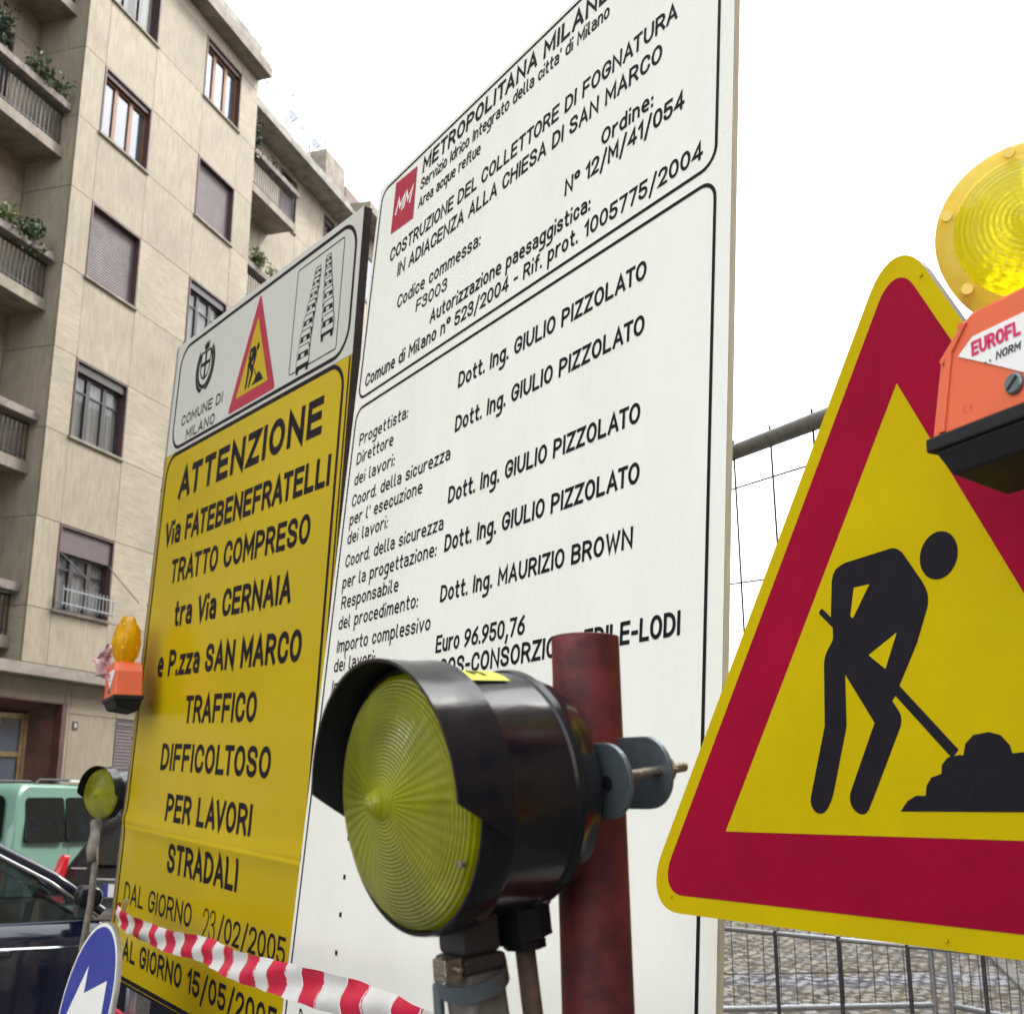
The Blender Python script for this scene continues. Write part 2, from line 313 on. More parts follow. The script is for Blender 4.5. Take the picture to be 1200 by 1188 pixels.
# ------------------------------------------------------------------ lettering: an engineer's stroke alphabet
r5 = .5
GL = {  # glyph: (width, strokes in unit box; third value = corner radius), x-height .72
'A': (.66, [[(0, 0), (.5, 1), (1, 0)], [(.16, .3), (.84, .3)]]),
'B': (.60, [[(0, 0), (0, 1), (.95, 1, .3), (.95, .53, .3), (0, .53)], [(0, 0), (1, 0, .3), (1, .53, .3), (0, .53)]]),
'C': (.60, [[(1, .74), (1, 1, .42), (0, 1, .42), (0, 0, .42), (1, 0, .42), (1, .26)]]),
'D': (.62, [[(0, 0), (0, 1), (1, 1, .42), (1, 0, .42), (0, 0)]]),
'E': (.54, [[(1, 1), (0, 1), (0, 0), (1, 0)], [(0, .52), (.9, .52)]]),
'F': (.52, [[(1, 1), (0, 1), (0, 0)], [(0, .5), (.88, .5)]]),
'G': (.63, [[(1, .74), (1, 1, .42), (0, 1, .42), (0, 0, .42), (1, 0, .42), (1, .46), (.55, .46)]]),
'H': (.62, [[(0, 0), (0, 1)], [(1, 0), (1, 1)], [(0, .52), (1, .52)]]),
'I': (.0, [[(0, 0), (0, 1)]]),
'L': (.50, [[(0, 1), (0, 0), (1, 0)]]),
'M': (.74, [[(0, 0), (0, 1), (.5, .3), (1, 1), (1, 0)]]),
'N': (.63, [[(0, 0), (0, 1), (1, 0), (1, 1)]]),
'O': (.64, [[(0, .5), (0, 1, .44), (1, 1, .44), (1, 0, .44), (0, 0, .44), (0, .5)]]),
'P': (.58, [[(0, 0), (0, 1), (1, 1, .34), (1, .45, .34), (0, .45)]]),
'R': (.60, [[(0, 0), (0, 1), (.96, 1, .34), (.96, .47, .34), (0, .47)], [(.55, .47), (1, 0)]]),
'S': (.58, [[(.97, .76), (.97, 1, .4), (0, 1, .4), (0, .55, .34), (1, .46, .34), (1, 0, .4), (0, 0, .4), (0, .24)]]),
'T': (.56, [[(0, 1), (1, 1)], [(.5, 0), (.5, 1)]]),
'U': (.62, [[(0, 1), (0, 0, .42), (1, 0, .42), (1, 1)]]),
'V': (.64, [[(0, 1), (.5, 0), (1, 1)]]),
'W': (.90, [[(0, 1), (.25, 0), (.5, .9), (.75, 0), (1, 1)]]),
'X': (.60, [[(0, 0), (1, 1)], [(0, 1), (1, 0)]]),
'Z': (.56, [[(0, 1), (1, 1), (0, 0), (1, 0)]]),
'0': (.56, [[(0, .5), (0, 1, .4), (1, 1, .4), (1, 0, .4), (0, 0, .4), (0, .5)]]),
'1': (.24, [[(0, .76), (.95, 1), (.95, 0)]]),
'2': (.54, [[(0, .75), (0, 1, .4), (1, 1, .4), (1, .55, .25), (0, 0), (1, 0)]]),
'3': (.54, [[(0, .78), (0, 1, .38), (.95, 1, .38), (.95, .54, .3), (.35, .54)], [(.35, .54), (1, .54, .3), (1, 0, .38), (0, 0, .38), (0, .22)]]),
'4': (.58, [[(.78, 0), (.78, 1), (0, .26), (1.05, .26)]]),
'5': (.54, [[(.95, 1), (.08, 1), (.03, .56), (1, .64, .34), (1, 0, .4), (0, 0, .4), (0, .2)]]),
'6': (.55, [[(.85, 1), (0, .55, .3), (0, 0, .4), (1, 0, .4), (1, .58, .36), (0, .58, .3), (0, .3)]]),
'7': (.52, [[(0, 1), (1, 1), (.35, 0)]]),
'9': (.55, [[(.15, 0), (1, .45, .3), (1, 1, .4), (0, 1, .4), (0, .42, .36), (1, .42, .3), (1, .7)]]),
'a': (.46, [[(.05, .68), (.1, .72, .1), (1, .72, .28), (1, 0)], [(1, .42), (0, .42, .22), (0, 0, .22), (1, 0, .2), (1, .2)]]),
'b': (.48, [[(0, 1.02), (0, 0)], [(0, .35), (0, .72, .3), (1, .72, .3), (1, 0, .3), (0, 0, .3), (0, .35)]]),
'c': (.42, [[(1, .54), (1, .72, .3), (0, .72, .3), (0, 0, .3), (1, 0, .3), (1, .18)]]),
'd': (.48, [[(1, 1.02), (1, 0)], [(1, .35), (1, .72, .3), (0, .72, .3), (0, 0, .3), (1, 0, .3), (1, .35)]]),
'e': (.47, [[(0, .36), (1, .36), (1, .72, .3), (0, .72, .3), (0, 0, .3), (.9, 0)]]),
'f': (.32, [[(1, 1.02), (.35, 1.02, .18), (.35, 0)], [(0, .68), (.95, .68)]]),
'g': (.48, [[(1, .35), (1, .72, .3), (0, .72, .3), (0, 0, .3), (1, 0, .3), (1, .35)], [(1, .72), (1, -.28, .28), (.05, -.28)]]),
'h': (.46, [[(0, 1.02), (0, 0)], [(0, .4), (0, .72, .3), (1, .72, .3), (1, 0)]]),
'i': (.0, [[(0, 0), (0, .58)], [(0, .99), (0, 1.02)]]),
'l': (.17, [[(0, 1.02), (0, 0, .15), (1, 0)]]),
'm': (.76, [[(0, .72), (0, 0)], [(0, .4), (0, .72, .24), (.5, .72, .24), (.5, 0)], [(.5, .4), (.5, .72, .24), (1, .72, .24), (1, 0)]]),
'n': (.45, [[(0, .72), (0, 0)], [(0, .4), (0, .72, .3), (1, .72, .3), (1, 0)]]),
'o': (.48, [[(0, .36), (0, .72, .3), (1, .72, .3), (1, 0, .3), (0, 0, .3), (0, .36)]]),
'p': (.48, [[(0, .72), (0, -.28)], [(0, .35), (0, .72, .3), (1, .72, .3), (1, 0, .3), (0, 0, .3), (0, .35)]]),
'q': (.48, [[(1, .72), (1, -.28)], [(1, .35), (1, .72, .3), (0, .72, .3), (0, 0, .3), (1, 0, .3), (1, .35)]]),
'r': (.32, [[(0, .72), (0, 0)], [(0, .35), (0, .72, .34), (1, .72)]]),
's': (.42, [[(.95, .6), (.95, .72, .2), (0, .72, .2), (0, .38, .2), (1, .36, .2), (1, 0, .2), (0, 0, .2), (0, .12)]]),
't': (.32, [[(.35, 1.0), (.35, 0, .18), (1, 0)], [(0, .7), (.95, .7)]]),
'u': (.45, [[(0, .72), (0, 0, .3), (1, 0, .3), (1, .3)], [(1, .72), (1, 0)]]),
'v': (.48, [[(0, .72), (.5, 0), (1, .72)]]),
'z': (.42, [[(0, .72), (1, .72), (0, 0), (1, 0)]]),
'.': (.0, [[(0, 0), (0, .03)]]), ',': (.1, [[(1, .05), (0, -.14)]]), ':': (.0, [[(0, 0), (0, .03)], [(0, .52), (0, .55)]]),
'-': (.30, [[(0, .42), (1, .42)]]), '/': (.42, [[(0, -.08), (1, 1.08)]]), "'": (.0, [[(0, .8), (0, 1)]]),
'°': (.36, [[(0, .82), (0, 1, .12), (1, 1, .12), (1, .64, .12), (0, .64, .12), (0, .82)]]), ' ': (.33, []),
}
KERN = {'LT': .16, 'TO': .07, 'AT': .12, 'TA': .12, 'LA': .0, 'AV': .13, 'VO': .05, 'RT': .04, 'LO': .04, 'P.': .04, 'AC': .03, 'FA': .1, 'Vi': .06, 'RA': .03, 'DA': .03, 'L ': .05}
def text_w(s, t, gap): return sum(GL[c][0]+(0 if GL[c][1] == [] else t)+gap-KERN.get(s[i:i+2], 0) for i, c in enumerate(s))-gap
def dense(P, step):
    out = [P[0]]
    for a, b in zip(P, P[1:]):
        n = max(1, int(math.dist(a, b)/step))
        out += [(a[0]+(b[0]-a[0])*k/n, a[1]+(b[1]-a[1])*k/n) for k in range(1, n+1)]
    return out
def text(mb, s, x0, x1, z, h, wt=.16, y=-.001, gap=.13, ref=None, end=False, slant=0., mi=0, step=0):
    """letters of cap height h on baseline z; the whole string (or its part ref) spans x0..x1"""
    ref = ref or s; W = text_w(ref, wt, gap); k = (x1-x0)/(W*h)
    pre = s[:s.index(ref)]                     # letters before the measured part run off to the left
    x = x0-(text_w(pre, wt, gap)+gap)*h*k if pre else x0
    jj = 0
    for ci, c in enumerate(s):
        gw, st = GL[c]
        for q in st:
            pts = []
            for p in q:
                X = x+(wt/2+p[0]*gw)*h*k; Z = z+(wt/2*(1 if p[1] >= 0 else -1)+p[1]*(1-wt))*h
                pts.append((X+slant*(Z-z), Z)+((p[2]*h*min(k, 1.1),) if len(p) > 2 else ()))
            jj += 1
            n0 = len(mb.v)
            q2 = rp(pts, False, 6)
            stroke(mb, dense(q2, step) if step else q2, wt*h, y-1.5e-5*(jj % 7), False, wt*h/2*(.98), mi)
            # strokes are compressed with the letters when k < 1
        x += (gw+(wt if st else 0)+gap-KERN.get(s[ci:ci+2], 0))*h*k

# ------------------------------------------------------------------ ground
UB = Vv((.28685897, .95797283, 0)); NB = Vv((.95797283, -.28685897, 0)); OB = Vv((-7.87078, 18.38616, 0))   # facade direction, street-side normal, corner
AZB = -R(16.67)                      # rotation that turns +Y along the facade
def bpt(X, Y, z=0.): return OB+UB*X-NB*Y+Vv((0, 0, z))
g = MB().box(-250, 250, -150, 350, -.4, 0); tag(g.build('road', M_asph), kind='structure')
m = MB(); 
m.add([bpt(-40, 1.2, .12), bpt(-40, -1.7, .12), bpt(60, -1.7, .12), bpt(60, 1.2, .12), bpt(-40, 1.2, -.1), bpt(-40, -1.7, -.1), bpt(60, -1.7, -.1), bpt(60, 1.2, -.1)],
      [(0, 1, 2, 3), (1, 5, 6, 2), (0, 4, 5, 1), (3, 2, 6, 7)])
pv = tag(m.build('pavement', M_pave), kind='structure')
kb = MB()
for i in range(40):
    a, b = -30+i*1.5, -30+i*1.5+1.485
    P = [bpt(a, -1.705, 0), bpt(b, -1.705, 0), bpt(b, -1.85, 0), bpt(a, -1.85, 0)]
    kb.add([p+Vv((0, 0, -.05)) for p in P]+[p+Vv((0, 0, .135)) for p in P], [(4, 5, 6, 7), (0, 1, 5, 4), (1, 2, 6, 5), (2, 3, 7, 6), (3, 0, 4, 7)])
tag(kb.build('kerb_stones', M_conc, pv), kind='stuff')
# cobbled square at the right: sandy bed with rows of setts
bed = tag(MB().box(.4, 12, 6.6, 22, .001, .006).build('cobble_bed', M_joint), kind='structure')
cb = MB(); rr = random.Random(3)
ey = Vv((-.15, .99, 0)).normalized(); ex = Vv((.99, .15, 0)).normalized()
for j in range(112):
    for i in range(70):
        c = Vv((.7, 6.9, 0))+ey*(j*.128+rr.uniform(-.006, .006))+ex*(i*.118+(j % 2)*.06+rr.uniform(-.012, .012)+j*.02)
        if not (.45 < c.x < 9.5 and 6.7 < c.y < 21.5): continue
        hx, hy, z = rr.uniform(.045, .056), rr.uniform(.050, .061), .03+rr.uniform(-.009, .010)
        tx, ty = rr.uniform(-.006, .006), rr.uniform(-.006, .006)
        V = []
        for sx, sy in ((-1, -1), (1, -1), (1, 1), (-1, 1)):
            V.append(c+ex*sx*hx+ey*sy*hy+Vv((0, 0, .004)))
        for sx, sy in ((-1, -1), (1, -1), (1, 1), (-1, 1)):
            V.append(c+ex*sx*hx*.72+ey*sy*hy*.72+Vv((0, 0, z+sx*tx+sy*ty)))
        cb.add(V, [(4, 5, 6, 7), (0, 1, 5, 4), (1, 2, 6, 5), (2, 3, 7, 6), (3, 0, 4, 7)], 1 if 10.5 < c.y+rr.uniform(-.15, .15) < 11.15 else rr.choice((0, 0, 2, 3)))
tag(cb.build('cobbles', [M_cob, mat('bluish gutter stone', (.235, .235, .25), .5, c2=(.15, .15, .165), scale=9), mat('grey cobble', (.27, .26, .24), .6, c2=(.17, .165, .15), scale=9), mat('ochre cobble', (.30, .262, .195), .6, c2=(.18, .155, .11), scale=9)], bed), kind='stuff')

# ------------------------------------------------------------------ white contract board
def board_root(name, label, cat, O, X, V, N, zb):
    O, X, V, N = map(Vv, (O, X, V, N)); return thing(name, label, cat, O+V*zb, X, -N, V)
ZW = -1.42                          # bottom of the board below its frame origin
BW = board_root('contract_board', 'large white works notice board with black text rows and a small crimson square logo', 'notice board',
                (.38400531, 2.01371297, 2.10012101), (.53641612, -.84395364, 0), (.07144216, .04540857, .9964106), (-.84092435, -.5344907, .08465176), ZW)
def W(z): return z-ZW
MB().box(-1.772, .003, .0012, .0165, 0, W(1.545)).build('plywood_panel', M_ply, BW)
MB().box(-1.773, .004, 0, .0009, -.001, W(1.546)).build('face_sheet', M_white, BW)
fr = MB()
ring(fr, rrect(-1.748, -.042, W(.752), W(1.524), .045), .0085, -.0012)
fr.build('upper_border_line', M_black, BW)
fr = MB(); ring(fr, rrect(-1.748, -.042, .05, W(.716), .045), .0085, -.0012); fr.build('lower_border_line', M_black, BW)
lg = MB().flat([(-1.643, W(1.507)), (-1.6405, W(1.312)), (-1.478, W(1.297)), (-1.487, W(1.494))], -.0012).build('logo_square', M_crim, BW)
t = MB(); text(t, 'MM', -1.622, -1.512, W(1.372), .060, .17, -.0016, gap=.06, slant=.28); t.build('logo_letters', M_white, lg)
WT = [('METROPOLITANA', -1.444, -.780, 1.443, .060, .19), ('Servizio Idrico Integrato della citta\' di Milano', -1.446, -.449, 1.382, .043, .15),
      ('Area acque reflue', -1.447, -1.064, 1.315, .042, .15), ('COSTRUZIONE DEL COLLETTORE DI FOGNATURA', -1.623, -.182, 1.199, .050, .165),
      ('IN ADIACENZA ALLA CHIESA DI SAN MARCO', -1.551, -.232, 1.118, .050, .165), ('Codice commessa:', -1.526, -1.013, .994, .046, .15), ('F3003', -1.386, -1.192, .928, .043, .15),
      ('Ordine:', -.452, -.257, 1.010, .045, .17), ('N° 12/M/41/054', -.598, -.149, .945, .048, .17), ('Autorizzazione paesaggistica:', -1.282, -.483, .852, .045, .165),
      ('Comune di Milano n° 523/2004 - Rif. prot. 1005775/2004', -1.707, -.084, .784, .045, .165),
      ('Dott. Ing. GIULIO PIZZOLATO', -1.067, -.256, .579, .047, .175), ('Dott. Ing. GIULIO PIZZOLATO', -1.062, -.255, .449, .047, .175),
      ('Dott. Ing. GIULIO PIZZOLATO', -1.064, -.257, .249, .047, .175), ('Dott. Ing. GIULIO PIZZOLATO', -1.060, -.251, .116, .047, .175),
      ('Dott. Ing. MAURIZIO BROWN', -1.058, -.264, -.018, .045, .175), ('Euro 96.950,76', -1.057, -.644, -.149, .045, .17),
      ('Progettista:', -1.699, -1.363, .580, .040, .15), ('Direttore', -1.702, -1.445, .516, .040, .15), ('dei lavori:', -1.701, -1.421, .446, .040, .15),
      ('Coord. della sicurezza', -1.701, -1.075, .376, .040, .15), ('per l\' esecuzione', -1.701, -1.221, .315, .040, .15), ('dei lavori:', -1.702, -1.422, .255, .040, .15),
      ('Coord. della sicurezza', -1.697, -1.077, .181, .040, .15), ('per la progettazione:', -1.699, -1.103, .114, .040, .15), ('Responsabile', -1.691, -1.309, .050, .040, .15),
      ('del procedimento:', -1.693, -1.181, -.013, .040, .15), ('Importo complessivo', -1.685, -1.098, -.084, .040, .15), ('dei lavori:', -1.690, -1.41, -.142, .040, .15), ('Impresa:', -1.688, -1.44, -.205, .040, .15)]
for s, a, b, z, h, wt in WT:
    t = MB(); text(t, s, a, b, W(z), h, wt, -.0012); t.build('lettering', M_black, BW)
t = MB(); text(t, 'MILANESE', -.749, -.505, W(1.441), .060, .19, -.0012, ref='MILAN'); t.build('lettering', M_black, BW)
t = MB(); text(t, 'COS-CONSORZIO', -.870, -.557, W(-.214), .047, .18, -.0012, ref='CONSORZI')
t.build('lettering', M_black, BW)
t = MB(); text(t, 'EDILE-LODI', -.291, -.111, W(-.213), .047, .18, -.0012, ref='E-LODI'); t.build('lettering', M_black, BW)
for z in (-.612, -.711, -.806, -.901):
    MB().flat([(-1.463, W(z)-.006), (-1.449, W(z)-.006), (-1.449, W(z)+.006), (-1.463, W(z)+.006)], -.0012).build('printed_dot', M_black, BW)
t = MB(); text(t, 'P', -1.652, -1.632, W(-1.105), .042, .15, -.0012); t.build('lettering', M_black, BW)
# timber posts behind the board
for x in (-1.45, -.3):
    MB().box(x-.035, x+.035, .0175, .0875, -.9, W(1.3)).build('post', M_ply, BW, bevel=.004)

# ------------------------------------------------------------------ roadworks pictogram (shared by both triangles)
FIG = [
 [(-.1441, .0956, .003), (-.1385, .1015, .003), (-.1301, .0950), (-.1205, .0865), (-.1190, .1350), (-.1150, .1500, .008), (-.0960, .1560, .004), (-.006, .1600, .008), (.006, .1500), (.0420, .1010, .012), (.0470, .0830, .01), (.0270, .0350), (-.0022, -.0145), (.0845, -.0940), (.0750, -.1035), (-.0090, -.0262), (-.0142, -.0318), (.0000, -.0490, .006), (.0005, -.0600, .006), (-.0480, -.1500, .014), (-.0600, -.1700, .014), (-.0880, -.1560, .014), (-.0850, -.1400), (-.0433, -.0564), (-.0940, .0080), (-.0915, -.0580, .004), (-.1170, -.1500, .014), (-.1350, -.1700, .014), (-.1590, -.1560, .014), (-.1560, -.1450), (-.1310, -.0557), (-.1331, .0351, .01), (-.1160, .0560, .004), (-.1170, .0720)],
]
def disc(cx, cz, rx, rz, n=28): return [(cx+rx*cos(2*pi*k/n), cz+rz*sin(2*pi*k/n)) for k in range(n)]
def pictogram(root, S, cx, cz, y, mblack, myel, sx=1., names=('figure', 'heap')):
    T = lambda P: [(cx+p[0]*S*sx, cz+p[1]*S)+tuple(p[2:3]) for p in P]
    f = MB(); f.flat([q[:2] for q in rp([(p[0], p[1], p[2]*S) if len(p) > 2 else p for p in T(FIG[0])], True, 4)], y)
    f.flat(T(disc(.0625, .1360, .0290, .0295)), y-.0001)
    f.build(names[0], mblack, root)
    for P in ([(-.0841, .0830), (-.0781, .1195), (-.0503, .1195), (-.0800, .0790)], [(-.0523, .0283), (-.0051, .0510), (-.0243, .0079)]): MB().flat(T(P), y-.0002).build('figure_gap', myel, root)
    f = MB()
    P = [(-.0032, -.1618), (.008, -.1500), (.0206, -.1440), (.0353, -.1441), (.0370, -.1330), (.0440, -.1240), (.0589, -.1201), (.0600, -.1100), (.0690, -.1020), (.0860, -.1000), (.0906, -.1009), (.0940, -.0880), (.1050, -.0790), (.1263, -.0767), (.1420, -.0810), (.1530, -.0920), (.1560, -.1010), (.1693, -.1000), (.1800, -.1060), (.1860, -.1180), (.2010, -.1220), (.2080, -.1320), (.2110, -.1430), (.2240, -.1460), (.2360, -.1540), (.2420, -.1618)]
    f.flat(T(P), y); f.build(names[1], mblack, root)
def tri(inr, r, cx=0, cz=0, S=1, sx=1.):
    P = [(-inr*sqrt(3), -inr), (inr*sqrt(3), -inr), (0, 2*inr)]
    q = rp([(a, b, r*sqrt(3)) for a, b in P], True, 10) if r else P
    return [(cx+a*S*sx, cz+b*S) for a, b in q]

# ------------------------------------------------------------------ yellow and grey warning board
ZY = -1.872
BY = board_root('warning_board', 'tall yellow traffic warning board with grey header, crest and small red triangle', 'warning board',
                (-.49818247*1.08, 3.36330406*1.08, 1.6+1.1068958*1.08), (.58159333, -.8122417, -.04486218), (.04540601, -.02264912, .99871183), (-.81221148, -.58288115, .02370808), ZY*1.08)
BY.scale = (1.08, 1.08, 1.08)
def Yz(z): return z-ZY
MB().box(-1.752, -.030, .0015, .030, 0, Yz(.757)).build('backing_panel', M_dkedge, BY)
for x in (-1.50, -.25): MB().box(x-.03, x+.03, .031, .09, -.75, Yz(.70)).build('post', M_galv, BY, bevel=.003)
MB().box(-1.7535, -.031, 0, .0012, Yz(.2475), Yz(.758)).build('header_sheet', M_greywhite, BY)
fe = MB().box(-1.768, -1.7545, -.003, .032, 0, Yz(.758)); fe.build('edge_profile', M_alu, BY)
for z in (-.95, -1.42, .1, -.4): MB().tube([(-1.7615, -.003, Yz(z)), (-1.7615, -.0065, Yz(z))], .006, 8).build('rivet', M_galv, BY)
# yellow sheet: slightly buckled skin, main bulge shaped to catch a band of sheen
def sheen_crease(z): return .0080*math.exp(-((z+1.285)/.034)**2)+.0012*math.exp(-((z+1.70)/.05)**2)
m = MB(); ks = sorted(set([Yz(.246), .003]+[Yz(-1.38+i*.008) for i in range(25)]+[Yz(-1.86+i*.03) for i in range(15)]+[Yz(.2-.1*i) for i in range(16)]), reverse=True)
xs = [-1.7535+i*(1.7225/14) for i in range(15)]
V = [(x, -sheen_crease(z+ZY-.012*sin(x*2.2)), z) for z in ks for x in xs]
F = [(j*15+i, (j+1)*15+i, (j+1)*15+i+1, j*15+i+1) for j in range(len(ks)-1) for i in range(14)]
m.add(V, F); m.build('yellow_sheet', M_yel, BY, smooth=True)
fr = MB(); ring(fr, rrect(-1.703, -.066, Yz(.266), Yz(.727), .10, 12), .015, -.0006); fr.build('header_border', M_black, BY)
fr = MB(); ring(fr, (lambda q: dense(q+[q[0]], .012)[:-1])(rrect(-1.728, -.078, .022, Yz(.237), .095, 12)), .016, -.0008); fr.v = [(x_, y_-sheen_crease(z_+ZY-.012*sin(x_*2.2)), z_) for x_, y_, z_ in fr.v]; fr.build('text_border', M_black, BY)
fr = MB(); stroke(fr, dense([(-.043, .01), (-.043, Yz(.243))], .012), .010, -.0008); fr.v = [(x_, y_-sheen_crease(z_+ZY-.012*sin(x_*2.2)), z_) for x_, y_, z_ in fr.v]; fr.build('edge_line', M_black, BY)
MB().flat([(-1.752, .0015), (-.031, .0015), (-.031, .0115), (-1.752, .0115)], -.0014).build('bottom_line', M_black, BY)
YT = [('COMUNE DI', -1.607, -1.141, .354, .047, .17), ('MILANO', -1.533, -1.205, .281, .047, .17), ('ATTENZIONE', -1.544, -.203, .022, .132, .22), ('Via FATEBENEFRATELLI', -1.646, -.118, -.166, .104, .20),
      ('TRATTO COMPRESO', -1.518, -.227, -.335, .100, .19), ('tra Via CERNAIA', -1.419, -.330, -.518, .102, .20), ('e P.zza SAN MARCO', -1.550, -.216, -.712, .104, .20), ('TRAFFICO', -1.183, -.519, -.895, .102, .19),
      ('DIFFICOLTOSO', -1.390, -.367, -1.071, .101, .19), ('PER LAVORI', -1.273, -.475, -1.253, .100, .19), ('STRADALI', -1.199, -.543, -1.429, .103, .19), ('DAL GIORNO', -1.647, -.906, -1.584, .078, .14),
      ('23', -.801, -.690, -1.600, .096, .07), ('/02/2005', -.668, -.148, -1.590, .078, .14), ('AL GIORNO 15/05/2005', -1.583, -.165, -1.785, .078, .18)]
for s, a, b, z, h, wt in YT:
    t = MB(); text(t, s, a, b, Yz(z), h, wt, -.0008, step=.012 if z < .2 else 0)
    if z < .2: t.v = [(x_, y_-sheen_crease(z_+ZY-.012*sin(x_*2.2))-.0004, z_) for x_, y_, z_ in t.v]
    t.build('lettering', M_black, BY)
# small roadworks triangle on the header
K = (.4438/2)/(.565*sqrt(3)/2+.08)
cx, cz = -.8465, Yz(.4285)
o = MB().flat(tri(.1455, .012, cx, cz, 1, .88), -.0008).build('triangle_border', M_crim, BY)
MB().flat(tri(.0975, 0, cx, cz-.0, 1, .88), -.0012).build('triangle_field', M_yel, BY)
pictogram(BY, .50, cx, cz, -.0016, M_black, M_yel, .88)
# traffic queue pictogram
fr = MB(); ring(fr, rrect(-.511, -.152, Yz(.299), Yz(.694), .012), .0045, -.0008); fr.build('queue_frame', M_black, BY)
def queue_car(x, z, s, lay):
    c = MB(); y = -.0008-lay*.00016
    P = lambda a, b: (x+a*s, z+b*s)
    body = [P(-.5, -.30), P(.5, -.30), P(.5, .18), P(.40, .50), P(-.40, .50), P(-.5, .18)]
    c.flat(body, y, 1); ring(c, body, .0040, y-.00004)
    c.flat([P(-.46, .02), P(.46, .02), P(.40, .27), P(-.40, .27)], y-.00008)
    c.flat([P(-.16, .05), P(.10, .05), P(.10, .20), P(-.16, .20)], y-.00012, 1)
    c.flat([P(-.5, -.30), P(.5, -.30), P(.5, -.20), P(-.5, -.20)], y-.00008)
    c.flat([P(-.48, -.5), P(-.30, -.5), P(-.30, -.29), P(-.48, -.29)], y-.00004); c.flat([P(.30, -.5), P(.48, -.5), P(.48, -.29), P(.30, -.29)], y-.00004)
    c.build('queue_car', [M_black, M_greywhite], BY)
for lay, (x, z, s) in enumerate(((-.404, .345, .088), (-.398, .405, .080), (-.386, .462, .072), (-.372, .515, .062), (-.360, .560, .054), (-.350, .600, .048), (-.342, .640, .042),
                (-.228, .412, .080), (-.236, .468, .072), (-.244, .520, .063), (-.252, .565, .055), (-.258, .604, .048), (-.262, .636, .042), (-.266, .662, .036))):
    queue_car(x, Yz(z-.012), s*1.12, (6-lay) if lay < 7 else (13-lay))
# city crest: crowned shield with a cross inside a wreath
c = MB(); cx, cz = -1.385, Yz(.578)
sh = [(cx-.052, cz+.058), (cx-.052, cz-.02), (cx-.03, cz-.052), (cx, cz-.064), (cx+.03, cz-.052), (cx+.052, cz-.02), (cx+.052, cz+.058)]
ring(c, sh, .009, -.0008); c.flat([(cx-.009, cz-.06), (cx+.009, cz-.06), (cx+.009, cz+.056), (cx-.009, cz+.056)], -.0009); c.flat([(cx-.05, cz-.004), (cx+.05, cz-.004), (cx+.05, cz+.012), (cx-.05, cz+.012)], -.00095)
c.flat([(cx-.022, cz+.066), (cx+.022, cz+.066), (cx+.034, cz+.098), (cx+.018, cz+.088), (cx+.012, cz+.108), (cx, cz+.09), (cx-.012, cz+.108), (cx-.018, cz+.088), (cx-.034, cz+.098)], -.0009)
c.build('crest_shield', M_black, BY)
c = MB()
for sgn in (-1, 1):
    for k in range(15):
        a = -pi/2+sgn*(.18+k*.145); px, pz = cx+.088*cos(a), cz-.010+.094*sin(a)
        for q in (-1, 1):
            d = a+sgn*pi/2+q*.75; L1 = .030
            c.flat([(px, pz), (px+L1*.5*cos(d)-.009*sin(d), pz+L1*.5*sin(d)+.009*cos(d)), (px+L1*cos(d), pz+L1*sin(d)), (px+L1*.5*cos(d)+.009*sin(d), pz+L1*.5*sin(d)-.009*cos(d))], -.0008-.00002*(k % 5)-(q > 0)*.00001)
c.flat([(cx-.02, cz-.108), (cx+.02, cz-.108), (cx+.012, cz-.088), (cx-.012, cz-.088)], -.001)
c.build('crest_wreath', M_black, BY)

# ------------------------------------------------------------------ big roadworks triangle
TS = thing('roadworks_sign', 'large red bordered yellow triangle sign with black digging man', 'road sign',
           Vv((.47090533, 1.38978834, 1.74407816)), (.46376114, -.88593846, .00621636), (.88177249, .46087625, -.10035123), (.08604004, .05202042, .99493265))
m = MB(); P = tri(.3075, .056); m.prism(P, .0, .012, 0, None, 1); m.build('sign_plate', [M_syel, M_alu], TS)
P2 = tri(.300, .05)
MB().flat(tri(.2825, .036), -.0006).build('red_border', M_red, TS)
MB().flat(tri(.1905, 0), -.0010).build('yellow_field', M_syel, TS)
pictogram(TS, 1., 0, 0, -.0015, M_black, M_syel)
MB().box(-.20, .30, .013, .035, .10, .14).build('clamp_rail', M_alu, TS, bevel=.002)
MB().box(-.35, .35, .013, .035, -.20, -.16).build('clamp_rail', M_alu, TS, bevel=.002)
ps = MB().tube([(.24, .062, -1.72), (.24, .062, .12)], .024, 16); ps.build('post', M_galv, TS, smooth=True, auto=40)
f = MB(); f.box(.0, .48, .0, .12, -1.74, -1.70); f.build('foot', M_dgrey, TS, bevel=.01)
for a, b in ((.0445, .5200), (.06, -.297), (-.455, -.285)): MB().tube([(a, .0, b), (a, -.0022, b)], .0028, 10).build('rivet', M_syel, TS)

